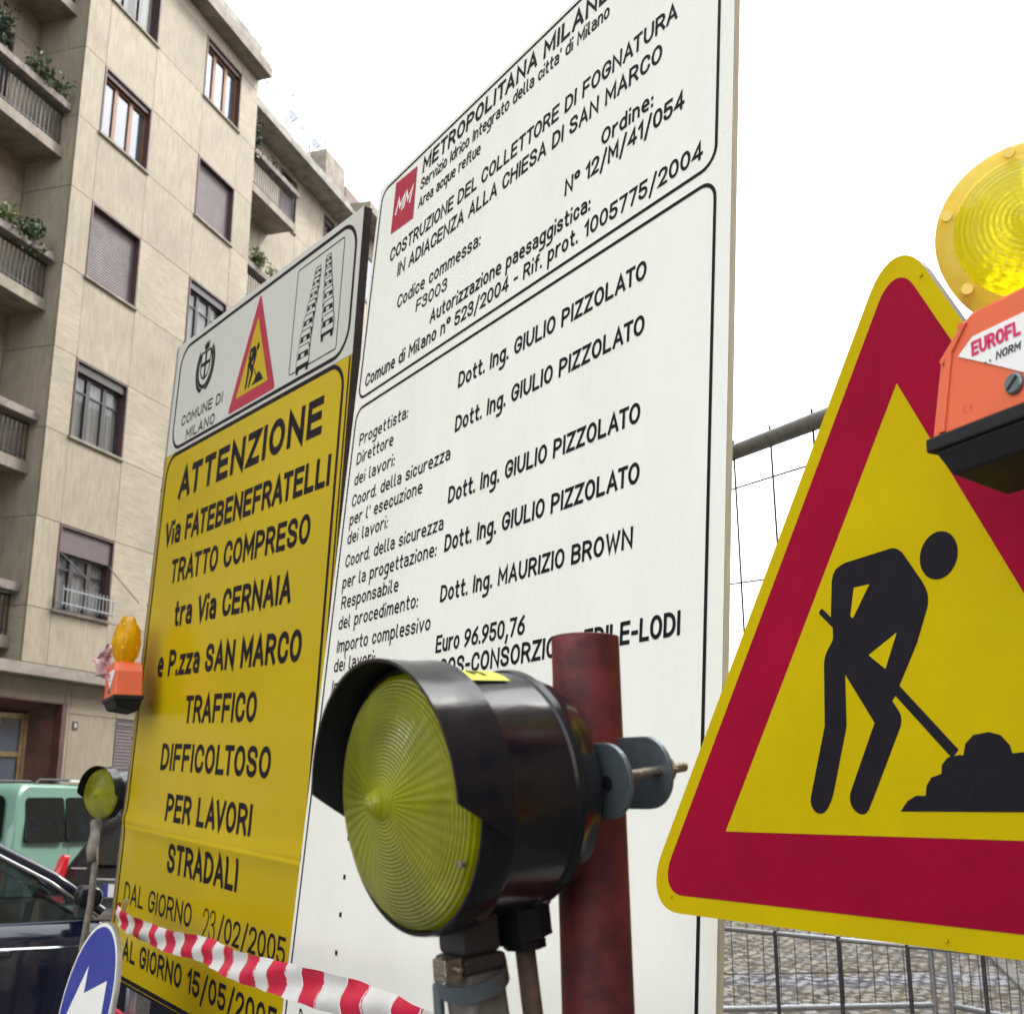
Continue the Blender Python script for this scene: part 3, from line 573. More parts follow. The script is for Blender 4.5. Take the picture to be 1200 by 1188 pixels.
# ------------------------------------------------------------------ round warning lamps on the pipe
def frame_from(nrm):
    nrm = Vv(nrm).normalized(); Y = -nrm; X = Y.cross(Vv((0, 0, 1))).normalized(); return X, Y, X.cross(Y)
def round_lamp(name, label, loc, nrm, group, sticker=True, sc_=1., legs=True):
    X, Y, Z = frame_from(nrm)
    L = thing(name, label, 'warning lamp', loc, X, Y, Z, group=group)
    L.scale = (sc_,)*3
    pr = [(.0985, .004), (.0975, -.004), (.092, -.010), (.078, -.0165), (.060, -.0205), (.040, -.0240), (.022, -.0262), (.0125, -.0280), (.0095, -.0340), (.0065, -.0385), (.0001, -.0400)]
    m = MB().lathe(pr, 72); m.build('lens', L_olive, L, smooth=True)
    MB().lathe([(.0988, -.0015), (.1000, -.004), (.1022, -.004), (.1032, .000), (.1032, .008)], 72).build('lens_rim', M_blkpl, L, smooth=True, auto=40)
    pr = [(.099, .004), (.1038, .006), (.1045, .010), (.1045, .022), (.1038, .026), (.0995, .0285), (.0980, .032), (.0955, .090), (.0972, .092), (.0978, .098), (.0950, .101), (.0915, .112), (.0880, .122), (.0800, .128), (.04, .130), (.0001, .130)]
    MB().lathe(pr, 72).build('housing', M_blkpl, L, smooth=True, auto=30)
    MB().lathe([(.0965, .0045), (.090, .016), (.072, .034), (.045, .047), (.02, .052), (.0001, .053)], 64).build('reflector', mat('reflector', (.62, .60, .42), .22, 1., var=.6, scale=26), L, smooth=True)
    MB().lathe([(.0001, .012), (.008, .014), (.012, .022), (.011, .032), (.007, .040), (.007, .050)], 24).build('bulb', mat('frosted bulb', (.75, .70, .45), .3), L, smooth=True)
    # visor: upper half shell that flares forward, ends cut on a slant
    ys = [.022, .01, .0, -.010, -.020, -.030]; n = 48; V = []; F = []
    for rad, fl in ((.1078, 0), (.1052, 0)):
        for y in ys:
            t = (.022-y)/.052; lo = -.30+.30*t; hi = pi+.30-.36*t
            for k in range(n+1):
                a = lo+(hi-lo)*k/n; r2 = rad+max(0, -y)*.10; V.append((r2*cos(a), y, r2*sin(a)))
    q = len(ys)*(n+1)
    for j in range(len(ys)-1):
        for k in range(n):
            i = j*(n+1)+k; F.append((i, i+1, i+n+2, i+n+1)); F.append((q+i, q+i+n+1, q+i+n+2, q+i+1))
    j = (len(ys)-1)*(n+1)
    for k in range(n): F.append((j+k, j+k+1, q+j+k+1, q+j+k)); F.append((k, q+k, q+k+1, k+1))
    for jj in range(len(ys)-1):
        i = jj*(n+1); F.append((i, i+n+1, q+i+n+1, q+i)); i += n; F.append((i, q+i, q+i+n+1, i+n+1))
    m = MB(); h0 = len(F)
    m.add(V, F); m.m = [1 if min(f) >= q else 0 for f in m.f]
    m.build('visor', [M_blkpl, M_blkin], L, smooth=True, auto=35)
    for a in (-.50,): MB().tube([(.0915*cos(a), -.008, .0915*sin(a)), (.0915*cos(a), -.0125, .0915*sin(a))], .0028, 10).build('screw', M_bolt, L)
    if not legs: return L
    m = MB(); m.box(-.028, .010, .034, .070, -.124, -.092); m.build('stem', M_dgrey, L, bevel=.004)
    m = MB(); m.box(-.031, .013, .031, .073, -.138, -.124); m.build('stem_collar', M_dgrey, L, bevel=.004)
    m = MB(); T = lambda p: (p[0]+(-.13-p[2])*.05, p[1]+(-.13-p[2])*.06, p[2])
    m.box(-.028, .010, .035, .071, -1.2, -.125, T=T); m.build('support_tube', M_beige, L, bevel=.004)
    m = MB(); m.lathe([(.0285, -.007), (.0295, -.007), (.0295, .007), (.0285, .007), (.0285, -.007)], 28)
    b = m.build('hose_clamp', M_zinc, L, smooth=True, auto=40); b.location = (-.0085, .052, -.142); b.rotation_euler = (R(90+14), R(10), 0)
    m = MB(); m.box(-.012, .006, -.008, .008, -.007, .010); m.tube([(-.02, 0, .003), (.016, 0, .003)], .0028, 8)
    b2 = m.build('clamp_screw', M_bolt, L, bevel=.001); b2.location = (.006, .022, -.132)
    m = MB(); m.box(-.006, .004, -.004, .002, -.045, 0); b3 = m.build('clamp_tail', M_zinc, L, bevel=.002); b3.location = (-.024, .031, -.145)
    m = MB(); m.tube([(-.010, .106, -.084), (-.010, .106, -.096)], .026, 20); m.build('gland_boss', M_blkpl, L, smooth=True, auto=40)
    m = MB(); m.tube([(-.010, .106, -.0965), (-.0095, .1065, -.118), (-.009, .107, -.123)], .0245, 8)
    m.tube([(-.009, .107, -.1235), (-.009, .107, -.130)], .018, 8); m.build('cable_gland', M_blkin, L)
    m = MB(); m.tube([(-.009, .107, -.129), (-.006, .109, -.20), (.002, .114, -.26), (.010, .118, -.34), (.01, .12, -.6), (.02, .12, -1.1)], .0085, 12); m.build('cable', M_cable, L, smooth=True)
    if sticker:
        m = MB().lathe([(.1, .040), (.0990, .0475), (.0985, .086)], 16, a0=R(58), a1=R(86)); m.m = [0]*len(m.f)
        st = MB(); 
        for y, a in ((.0472, 0),): pass
        s2 = MB().lathe([(.0998, .030), (.0976, .072)], 16, a0=R(62), a1=R(92)).build('sticker', M_sticker, L, smooth=True)
        m = MB().lathe([(.0998, .044), (.0996, .048)], 6, a0=R(70), a1=R(78)); m.lathe([(.0995, .052), (.0990, .056)], 6, a0=R(68), a1=R(80)); m.build('sticker_print', M_black, s2)
    return L
NL = (-.7978059, -.59506545, -.09696832)
LA = round_lamp('warning_lamp', 'large black round warning lamp with olive yellow ribbed lens, clamped to red pipe', (-.07941923, .9284969, 1.59810941), NL, 'black round lamps with yellow lens')
# clamp plates and bolt that hold the lamp to the pipe
for y, x1, z in ((.134, .083, .001), (.190, .071, .003)):
    P = rp([(-.02, z-.030), (x1+.026, z-.030, .030), (x1+.026, z+.030, .030), (-.02, z+.030)], True, 10)
    q = MB().prism(P, y, y+.0045).build('clamp_plate', M_zinc, LA, bevel=.0006)
MB().lathe([(.0062, -.0006), (.0001, -.0006)], 16, c=(.082, -.001)).build('plate_hole', M_blkin, LA).location = (0, .134, 0)
m = MB(); m.tube([(.086, .139, .003), (.082, .222, .005)], .0042, 12); m.build('bolt', M_bolt, LA, smooth=True, auto=40)
m = MB(); m.tube([(.0835, .1950, .0045), (.0835, .2030, .0047)], .0095, 6); m.build('nut', M_bolt, LA)
LB = round_lamp('warning_lamp', 'small distant black round lamp with yellow lens beside the yellow board', (-1.845, 5.30, 1.612), (sin(R(-150)), cos(R(-150)), -.03), 'black round lamps with yellow lens', False, 1.12, False)

PT = thing('red_pipe', 'dark red painted steel pipe, rust spotted, standing behind the large black lamp', 'pipe', (.100, 1.03, 0))
dx = -.033
m = MB(); V = [(.0, 0, 0), (-.034, 0, 1.739)]
n = 40; pts_o = []
m.tube(V, .0305, n, cap=False); m.build('pipe_wall', M_pole, PT, smooth=True)
m = MB(); a = Vv(V[1]); 
W2 = []
for rr_ in (.0305, .0265): W2 += [(a.x+rr_*cos(2*pi*k/n), a.y+rr_*sin(2*pi*k/n), a.z+(.0015 if rr_ < .03 else .0004)) for k in range(n)]
W2 += [(a.x+.0265*cos(2*pi*k/n), a.y+.0265*sin(2*pi*k/n), a.z-.2) for k in range(n)]
F = [(k, (k+1) % n, n+(k+1) % n, n+k) for k in range(n)]+[(n+k, n+(k+1) % n, 2*n+(k+1) % n, 2*n+k) for k in range(n)]+[tuple(2*n+k for k in range(n))]
m.add(W2, F); m.build('pipe_rim', M_pole, PT)

# ------------------------------------------------------------------ orange battery beacons
def beacon(name, label, O, X, V, N, lens_rot, scale=1., group='orange battery beacons'):
    Bq = thing(name, label, 'beacon light', O, X, tuple(-a for a in N), V, group=group); Bq.scale = (scale,)*3
    out = [(0, 0), (.25, 0), (.232, .085), (.204, .109), (.188, .1176), (.062, .1176), (.046, .109), (.018, .085)]
    m = MB(); m.prism(out, 0, .088); body = m.build('battery_case', M_orange, Bq, bevel=.0035)
    inn = [(.020, .004), (.23, .004), (.222, .082), (.198, .104), (.186, .110), (.064, .110), (.052, .104), (.030, .082)]
    m = MB(); m.prism([(.012, .003), (.020, .003), (.036, .083), (.058, .108), (.052, .110), (.028, .086)], -.003, .002); m.build('case_rib', M_orange, Bq, bevel=.001)
    m = MB(); m.prism([(.238, .003), (.214, .083), (.192, .108), (.198, .110), (.222, .086), (.230, .003)][::1], -.003, .002); m.build('case_rib', M_orange, Bq, bevel=.001)
    m = MB(); m.box(-.004, .254, -.005, .093, -.014, .001); m.build('tray_rim', M_blkin, Bq, bevel=.002)
    P = [(.004, -.002, -.014), (.246, -.002, -.014), (.246, .090, -.014), (.004, .090, -.014), (.016, .010, -.040), (.234, .010, -.040), (.234, .082, -.050), (.016, .082, -.050)]
    m = MB(); m.add(P, [(3, 2, 1, 0), (4, 5, 6, 7), (0, 1, 5, 4), (1, 2, 6, 5), (2, 3, 7, 6), (3, 0, 4, 7)]); m.build('battery_tray', M_blkin, Bq, bevel=.003)
    lb = MB().prism([(.0435, .076), (.0860, .0525), (.125, .0300), (.164, .0525), (.2065, .076), (.186, .090), (.064, .090)], -.0016, 0).build('label', M_lbl, Bq)
    t = MB(); text(t, 'EUROFL', .0625, .1235, .0690, .0155, .22, -.0022, gap=.12); t.build('lettering', M_magenta, lb)
    t = MB(); text(t, 'NORM', .092, .122, .0545, .0085, .18, -.0022, gap=.14, slant=.2); 
    for k in (0, 1): t.flat([(.078+k*.006, .0555), (.080+k*.006, .0555), (.080+k*.006, .0575), (.078+k*.006, .0575)], -.0022)
    t.build('lettering', M_black, lb)
    t = MB(); stroke(t, rp([(.050, .0222), (.0455, .0222, .002), (.0455, .0160, .002), (.050, .0160)], False, 4), .0008, -.0008); stroke(t, rp([(.058, .0222), (.0535, .0222, .002), (.0535, .0160, .002), (.058, .0160)], False, 4), .0008, -.0008)
    stroke(t, [(.0535, .0191), (.0570, .0191)], .0008, -.0009); t.build('approval_mark', M_orange, Bq)
    scw = MB().lathe([(.0105, 0), (.0105, -.003), (.009, -.0045), (.0001, -.0045)], 24, c=(.1115, .0235)).build('key_screw', M_zinc, Bq, smooth=True, auto=40)
    MB().box(.1035, .1195, -.0052, -.0040, .0222, .0248, T=lambda p: (.1115+(p[0]-.1115)*.75-(p[2]-.0235)*.65, p[1], .0235+(p[0]-.1115)*.65+(p[2]-.0235)*.75)).build('screw_slot', M_blkin, scw)
    for x, z in ((.0235, .078), (.226, .078), (.05, .1065), (.20, .1065)): MB().tube([(x, -.0035, z), (x, .001, z)], .0035, 8).build('rivet', M_orange, Bq)
    m = MB(); T = lambda p: p
    c = (.108, .194)
    hl = thing('lens_carrier', None, None); hl.name = 'lens_head'
    col.objects.unlink(hl); bpy.data.objects.remove(hl)
    # flashing head: clear amber housing ring with a ribbed lens on both faces
    hd = MB().lathe([(.0725, -.020), (.0745, -.0235), (.0890, -.0190), (.0925, -.0150), (.0930, -.004), (.0930, .004), (.0925, .0150), (.0890, .0190), (.0745, .0235), (.0725, .020)], 64).build('lamp_head', L_rim, Bq, smooth=True, auto=50)
    hd.location = (c[0], .044, c[1]); hd.rotation_euler = (R(lens_rot[1]), 0, R(lens_rot[0]))
    for s in (-1, 1):
        MB().lathe([(.0728, s*.022), (.068, s*.030), (.050, s*.040), (.025, s*.0445), (.012, s*.0455), (.009, s*.049), (.0001, s*.050)][::s], 64).build('lens', L_bright, hd, smooth=True)
    for k in range(6):
        a = R(40+60*k); MB().tube([(.0825*cos(a), -.0245, .0825*sin(a)), (.0825*cos(a), .0245, .0825*sin(a))], .0058, 12).build('bolt', mat('amber bolt', (.85, .60, .10), .35), hd)
    MB().lathe([(.0001, .0), (.02, .0)], 24).build('reflector_plate', mat('bulb', (.8, .8, .6), .3), hd)
    m = MB(); m.tube([(.115, .044, .108), (.112, .044, .124)], .040, 24, r1=.030); m.build('neck', L_rim, Bq, smooth=True, auto=40)
    return Bq
B1 = beacon('beacon_light', 'large orange battery beacon with bright yellow lens over the big triangle sign', (.43057163, 1.12009289, 1.95392835),
            (.39073113, -.92050485, 0), (.0481755, .02044929, .99862953), (-.91924333, -.39019565, .05233596), (36, 6))
az = R(-27); X = (-sin(az), -cos(az), 0); N = (-cos(az), sin(az), 0)
B2 = beacon('beacon_light', 'small distant orange battery beacon with amber lens at the yellow board edge', (-1.80, 5.10, 2.012), X, (0, 0, 1), N, (0, 0), 1.25)
for hd in [o for o in bpy.data.objects if o.parent == B2 and o.name.startswith('lamp_head')]:
    for o in bpy.data.objects:
        if o.parent == hd and o.name.startswith('lens'): o.data.materials[0] = L_amber
    hd.data.materials[0] = L_amber
# post that carries the small lamp and beacon
SP = thing('lamp_post', 'thin grey post beside the left edge of the yellow board', 'post', (-1.66, 5.33, 0))
MB().tube([(0, 0, 0), (0, 0, 1.955)], .016, 12).build('post_tube', M_galv, SP, smooth=True, auto=40)
MB().box(-.05, .02, -.04, .03, 1.93, 1.945).build('bracket', M_galv, SP)
# rag tied on the beacon
m = MB(); rr = random.Random(5); V = []
for j in range(9):
    for i in range(7): V.append((-.07+.024*i+rr.uniform(-.012, .012)+.02*sin(j), rr.uniform(-.03, .03), -.08+j*.026+rr.uniform(-.01, .01)-.012*abs(i-3)*(1 if j > 5 else 0)))
m.add(V, [(j*7+i, j*7+i+1, (j+1)*7+i+1, (j+1)*7+i) for j in range(8) for i in range(6) if not (j > 5 and i in (0, 1, 5)) and not (j < 2 and i > 4)])
o = m.build('tied_rag', M_cloth, smooth=True, solid=.003); o.scale = (.55, .6, .72); o.location = (-1.815, 5.10, 2.17); tag(o, 'crumpled pink and white rag tied beside the small orange beacon', 'rag')
# hanging cable at the left
m = MB(); m.tube([(-1.84, 5.28, 1.50), (-1.825, 5.22, 1.42), (-1.80, 5.16, 1.30), (-1.79, 5.12, 1.16), (-1.80, 5.1, 1.0), (-1.82, 5.1, .6), (-1.82, 5.1, .02)], .014, 10)
m.tube([(-1.85, 5.26, 1.49), (-1.825, 5.20, 1.44), (-1.83, 5.18, 1.38), (-1.81, 5.15, 1.33)], .020, 8)
tag(m.build('lamp_cable', M_beige, smooth=True), 'pale dusty cable hanging under the small black lamp', 'cable')

# ------------------------------------------------------------------ striped tape
A = [(-1.50, 4.70, 1.185), (-1.476, 4.515, 1.172), (-1.15, 3.90, 1.166), (-.8345, 3.296, 1.197), (-.62, 2.83, 1.214), (-.4219, 2.4134, 1.244), (-.26, 2.08, 1.262), (-.1183, 1.796, 1.267), (.05, 1.48, 1.268), (.30, 1.10, 1.27)]
A = [Vv(p) for p in A]; pts = []
for i in range(len(A)-1):
    for k in range(24):
        t = k/24; p0 = A[max(0, i-1)]; p1 = A[i]; p2 = A[i+1]; p3 = A[min(len(A)-1, i+2)]
        pts.append(.5*((2*p1)+(p2-p0)*t+(2*p0-5*p1+4*p2-p3)*t*t+(3*p1-p0-3*p2+p3)*t**3))
m = MB(); V = []; F = []; MI = []; s = 0; S = []
for i, p in enumerate(pts):
    if i: s += (p-pts[i-1]).length
    S.append(s); side = Vv((.87, .47, 0)); tw = .16*sin(s*2.3)+.08*sin(s*6.1)
    for k in range(7):
        q = k/6; z = (.033-.066*q)
        V.append(p+Vv((0, 0, z))+side*(.005*sin(q*7+s*9)+tw*.04*(q-.5)+.003*sin(s*31+q*3)))
tape = thing('barrier_tape', 'red and white striped plastic tape strung in front of both boards', 'tape', (0, 0, 0))
per = .128
def sl(q): return .040*q+.006*sin(q*5.0)
n7 = 7
# stripes: cut the ribbon at slanted boundaries by sampling parameter space
stripes = []; Lt = S[-1]
def P_at(sv, q):
    sv = max(0, min(Lt-1e-4, sv)); i = 0
    lo, hi = 0, len(S)-1
    while hi-lo > 1:
        mid = (lo+hi)//2
        if S[mid] <= sv: lo = mid
        else: hi = mid
    f = (sv-S[lo])/max(1e-6, S[hi]-S[lo]); k = min(5, int(q*6)); g_ = q*6-k
    a = V[lo*7+k].lerp(V[lo*7+k+1], g_); b = V[hi*7+k].lerp(V[hi*7+k+1], g_); return a.lerp(b, f)
k = 0; s0 = -.06
while s0 < Lt:
    m = MB(); vv = []; ns = 8
    for i in range(ns+1):
        for j in range(7): vv.append(P_at(s0+per*i/ns-sl(j/6)*1. + .0, j/6))
    m.add(vv, [(i*7+j, i*7+j+1, (i+1)*7+j+1, (i+1)*7+j) for i in range(ns) for j in range(6)])
    m.build('red_stripe' if k % 2 else 'white_stripe', M_tred if k % 2 else M_twht, tape, smooth=True); s0 += per*.92 if k % 2 else per*1.05; k += 1

# ------------------------------------------------------------------ blue arrow sign and plank under the warning board
az = R(-125); nb = Vv((sin(az), cos(az), .20)).normalized(); X, Y, Z = frame_from(nb)
BS = thing('direction_sign', 'round blue sign with a white arrow leaning by the yellow board', 'road sign', (-1.400, 4.03, .930), X, Y, Z)
BS.rotation_mode = 'QUATERNION'
q = BS.matrix_world.to_quaternion()
BS.matrix_world = BS.matrix_world @ Matrix.Rotation(R(-3), 4, 'Y')
MB().lathe([(.0001, .0), (.266, .0), (.270, .002), (.270, .014), (.262, .014), (.262, .008), (.0001, .008)], 72).build('sign_disc', M_alu, BS, smooth=True, auto=35)
MB().flat(disc(0, 0, .264, .264, 72), -.0006).build('white_border', M_white, BS)
MB().flat(disc(0, 0, .252, .252, 72), -.0012).build('blue_field', M_blue, BS)
def rot(P, a, s=1.): return [((x*cos(a)-z*sin(a))*s, (x*sin(a)+z*cos(a))*s) for x, z in P]
MB().flat(rot([(-.20, 0), (-.03, -.15), (-.03, -.055), (.20, -.055), (.20, .055), (-.03, .055), (-.03, .15)], R(14), .92), -.0018).build('arrow', M_white, BS)
MB().tube([(0, .035, -.95), (0, .035, .1)], .02, 12).build('post', M_galv, BS)
O, Xy, Vy, Ny = Vv((-.49818247*1.08, 3.36330406*1.08, 1.6+1.1068958*1.08)), Vv((.58159333, -.8122417, -.04486218)), Vv((.04540601, -.02264912, .99871183)), Vv((-.81221148, -.58288115, .02370808))
PL = thing('barrier_plank', 'red and white striped barrier plank under the yellow board', 'barrier', O+Vy*(-2.36)+Ny*.03, Xy, -Ny, Vy)
for a, b, mm_ in ((-1.95, -1.80, M_dkedge), (-1.797, -1.755, M_twht), (-1.752, -1.45, M_tred), (-1.447, -1.15, M_twht), (-1.147, -.85, M_tred), (-.847, -.55, M_twht), (-.547, -.25, M_tred)):
    MB().box(a, b, 0, .025, .0, .245).build('stripe_panel', mm_, PL)
for x in (-1.7, -.4): MB().box(x-.03, x+.03, .03, .06, -.42, .2).build('leg', M_dgrey, PL)

# ------------------------------------------------------------------ corner apartment building
APT = thing('apartment_building', 'tall travertine apartment building with brown roller shutters and recessed balconies', 'building', OB, UB, -NB, (0, 0, 1))
PC = {}
def panel(x0, x1, z0, z1, y=0., axis='x', parent=None, m=None, depth=.03, g=.0055):
    """one cladding slab, lower corner at its origin, mesh shared between equal slabs"""
    m = m or TRAV; parent = parent or APT; key = (round(x1-x0, 3), round(z1-z0, 3), axis, m.name, depth)
    if key not in PC:
        w_, h_ = x1-x0, z1-z0; b = MB()
        if axis == 'x': b.box(g, w_-g, 0, depth, g, h_-g)
        else: b.box(0, depth, g, w_-g, g, h_-g)
        o = b.build('stone_panel', m, parent); PC[key] = o.data
    else:
        o = bpy.data.objects.new('stone_panel', PC[key]); col.objects.link(o); o.parent = parent
    jit = random.uniform(-.0025, .0025)
    o.location = (x0, y+jit, z0) if axis == 'x' else (y+jit, x0, z0)
    return o
ZR = [3.71, 4.62, 6.12, 7.66, 9.13, 10.68, 12.19, 13.60, 15.04, 16.48, 18.02, 18.36]
XC = [0, .60, 2.12, 3.85, 5.36, 6.13]
core = MB()
winrows = [1, 3, 5, 7, 9]
for j in range(len(ZR)-1):
    for i in range(5):
        if i in (1, 3) and j in winrows: continue
        panel(XC[i], XC[i+1], ZR[j], ZR[j+1])
        core.box(max(XC[i], .035), XC[i+1], .031, .40, ZR[j], ZR[j+1])
# return wall on the left edge of the projecting bay (faces the recessed balconies)
YR = 1.05
for j in range(len(ZR)-1):
    panel(.035, YR, ZR[j], ZR[j+1], 0., 'y')
core.box(.031, .4, .035, YR, 3.71, 18.36)
# recessed wall behind the balconies
XL = [-9.0, -7.4, -5.9, -4.3, -2.9, -1.75, -.62, 0.0]
for j in range(len(ZR)-1):
    for i in range(len(XL)-1):
        if i in (1, 3, 5) and j in winrows: continue
        panel(XL[i], XL[i+1], ZR[j], ZR[j+1], YR)
core.box(-9, .0, YR+.25, YR+.5, 3.7, 18.36)
for i in range(len(XL)-1):
    if i not in (1, 3, 5): core.box(XL[i], XL[i+1], YR+.031, YR+.25, 3.71, 18.36)
    else:
        for j in range(len(ZR)-1):
            if j not in winrows: core.box(XL[i], XL[i+1], YR+.031, YR+.25, ZR[j], ZR[j+1])
# plain continuation of the front to the left of the balconies (outside the picture)
for j in range(len(ZR)-1):
    for i in range(6): panel(-9-1.6*(i+1), -9-1.6*i, ZR[j], ZR[j+1])
core.box(-18.6, -9.0, .031, .5, 3.7, 18.36)
# farther recessed front to the right
XF = [6.13, 7.25, 8.35, 9.30, 10.22, 11.05, 11.93, 12.62, 13.55]
for j in range(len(ZR)-1):
    for i in range(8):
        if i in (3, 6) and j in winrows: continue
        panel(XF[i], XF[i+1], ZR[j], ZR[j+1], YR)
        core.box(XF[i], XF[i+1], YR+.031, YR+.35, ZR[j], ZR[j+1])
core.box(6.10, 6.13, .035, YR+.03, 3.71, 18.36)
core.box(-18.6, 13.5, 1.6, 1.7, 3.7, 18.36)                     # back of the rooms
core.build('wall', STONE_D, APT)
# overhang soffit and ground floor set back under it
MB().box(-18.6, 13.5, .002, 1.7, 3.52, 3.705).build('overhang_soffit', M_soffit, APT)
ZG = [0.14, 1.55, 2.995, 3.515]
gw = MB()
for xs_ in ((1.555, 1.70), (1.70, 3.02), (3.02, 3.95), (3.95, 5.4), (5.4, 6.9), (6.9, 8.4), (8.4, 9.9), (-4.2, -2.9), (-2.9, -1.6), (-5.6, -4.2), (-7.2, -5.6)):
    for j in range(3):
        if xs_[0] == 3.02 and j < 2: continue
        if xs_[0] == -2.9 and j == 1: continue
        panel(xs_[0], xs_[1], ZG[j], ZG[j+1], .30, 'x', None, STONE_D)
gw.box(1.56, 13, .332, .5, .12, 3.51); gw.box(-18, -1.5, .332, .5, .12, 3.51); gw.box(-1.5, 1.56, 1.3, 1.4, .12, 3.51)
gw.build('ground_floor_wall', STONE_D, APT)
panel(-1.6, 1.555, 3.16, 3.515, .30, 'x', None, STONE_D)
# louvred shutter of the ground floor
lv = MB().box(3.03, 3.94, .315, .33, .14, 2.985).build('louvre_shutter', M_dgrey, APT)
for k in range(46): MB().box(3.05, 3.92, .300, .316, .18+k*.06, .222+k*.06, T=lambda p: (p[0], p[1]+(p[2] % .06)*.15, p[2])).build('slat', M_shut, lv)
# entrance: marble portal with splayed reveals, brass door leaves
pt = MB()
pt.box(1.43, 1.553, .24, .40, .12, 3.13); pt.box(-1.60, -1.48, .24, .40, .12, 3.13); pt.box(-1.60, 1.553, .24, .40, 3.132, 3.158)
pt.add([(1.43, .40, .12), (1.43, .40, 3.13), (1.06, .7, 2.96), (1.06, .7, .12)], [(0, 1, 2, 3)])
pt.add([(-1.48, .40, .12), (-1.48, .40, 3.13), (-1.1, .7, 2.96), (-1.1, .7, .12)], [(3, 2, 1, 0)])
pt.add([(-1.48, .40, 3.13), (1.43, .40, 3.13), (1.06, .7, 2.96), (-1.1, .7, 2.96)], [(0, 1, 2, 3)])
portal = pt.build('portal', M_marble, APT)
M_brass = mat('bronze door frame', (.26, .19, .10), .35, .6, var=.3)
d = MB()
for x in (-1.08, -.06, .30, .90): d.box(x, x+.10, .62, .68, .14, 2.94)
d.box(-1.08, 1.05, .615, .685, 2.24, 2.32); d.box(-1.08, 1.05, .615, .685, 2.86, 2.94); d.box(.98, 1.055, .61, .69, .14, 2.95)
dr = d.build('door', M_brass, APT)
for a, b in ((-.98, -.06), (.04, .30), (.40, .90)):
    MB().box(a, b, .645, .655, .2, 2.235).build('pane', G_sky, dr); MB().box(a, b, .645, .655, 2.325, 2.855).build('pane', G_sky, dr)
hn = MB().box(1.80, 1.93, .285, .298, 2.73, 2.87).build('house_number_plate', M_dgrey, APT)
t = MB(); text(t, '12', 1.833, 1.897, 2.77, .06, .16, .283); t.build('lettering', M_lbl, hn)

def window(x0, x1, z0, z1, style, y=0., root=None):
    root = root or APT
    f = MB(); fm = {'wood': M_wood}.get(style, M_dgrey)
    # surround
    f.box(x0+.005, x0+.045, y-.015, y+.16, z0+.03, z1-.01); f.box(x1-.045, x1-.005, y-.015, y+.16, z0+.03, z1-.01); f.box(x0+.045, x1-.045, y-.015, y+.16, z1-.05, z1-.01)
    wn = f.build('window', M_brown, root)
    s = MB(); s.box(x0-.03, x1+.03, y-.045, y+.16, z0-.02, z0+.028); s.build('sill', M_conc, wn)
    xa, xb, za, zb = x0+.046, x1-.046, z0+.029, z1-.052
    yb = y+.10
    if style == 'shut':
        sh = MB(); nz = 26; V = []
        for k in range(nz):
            a = za+(zb-za)*k/nz; b = za+(zb-za)*(k+1)/nz
            V += [(xa, yb, a), (xb, yb, a), (xa, yb-.007, (a+b)/2), (xb, yb-.007, (a+b)/2)]
        V += [(xa, yb, zb), (xb, yb, zb)]
        sh.add(V, [(2*i, 2*i+1, 2*i+3, 2*i+2) for i in range(len(V)//2-1)]); sh.build('roller_shutter', M_shut, wn); return wn
    if style in ('half', 'dark', 'box', 'wood'):
        hz = {'half': .42, 'dark': .16, 'box': .10, 'wood': .10}[style]
        sh = MB(); sh.box(xa, xb, y+.03, y+.12, zb-hz, zb); sh.build('shutter_box', M_shut if style == 'half' else fm if style != 'wood' else M_brown, wn); zb -= hz
    n = 3 if (x1-x0) > 1.2 else 2; wd = (xb-xa)/n; bars = MB()
    for k in range(n):
        a, b = xa+k*wd+.002, xa+(k+1)*wd-.002
        for q in ((a, a+.05), (b-.05, b)): bars.box(q[0], q[1], yb, yb+.05, za, zb)
        bars.box(a+.05, b-.05, yb, yb+.05, za, za+.05); bars.box(a+.05, b-.05, yb, yb+.05, zb-.05, zb)
        if style in ('dark', 'half'): bars.box(a+.05, b-.05, yb+.005, yb+.045, za+(zb-za)*.72, za+(zb-za)*.72+.03)
    bars.build('sash', fm, wn)
    MB().box(xa, xb, yb+.03, yb+.034, za, zb).build('pane', G_sky if style == 'wood' else G_clear, wn)
    c = MB(); V = []; k2 = 40
    for i in range(k2+1):
        xx = xa+(xb-xa)*i/k2; V += [(xx, yb+.065+.018*sin(i*1.7), za), (xx, yb+.065+.018*sin(i*1.7+.3), zb)]
    keep = [i for i in range(k2) if not (style == 'wood' and 8 < i < 30) and not (style == 'box' and 16 < i < 24)]
    c.add(V, [(2*i, 2*i+2, 2*i+3, 2*i+1) for i in keep]); c.build('curtain', M_curt, wn)
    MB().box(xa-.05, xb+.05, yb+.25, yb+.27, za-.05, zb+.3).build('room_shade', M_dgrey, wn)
    return wn
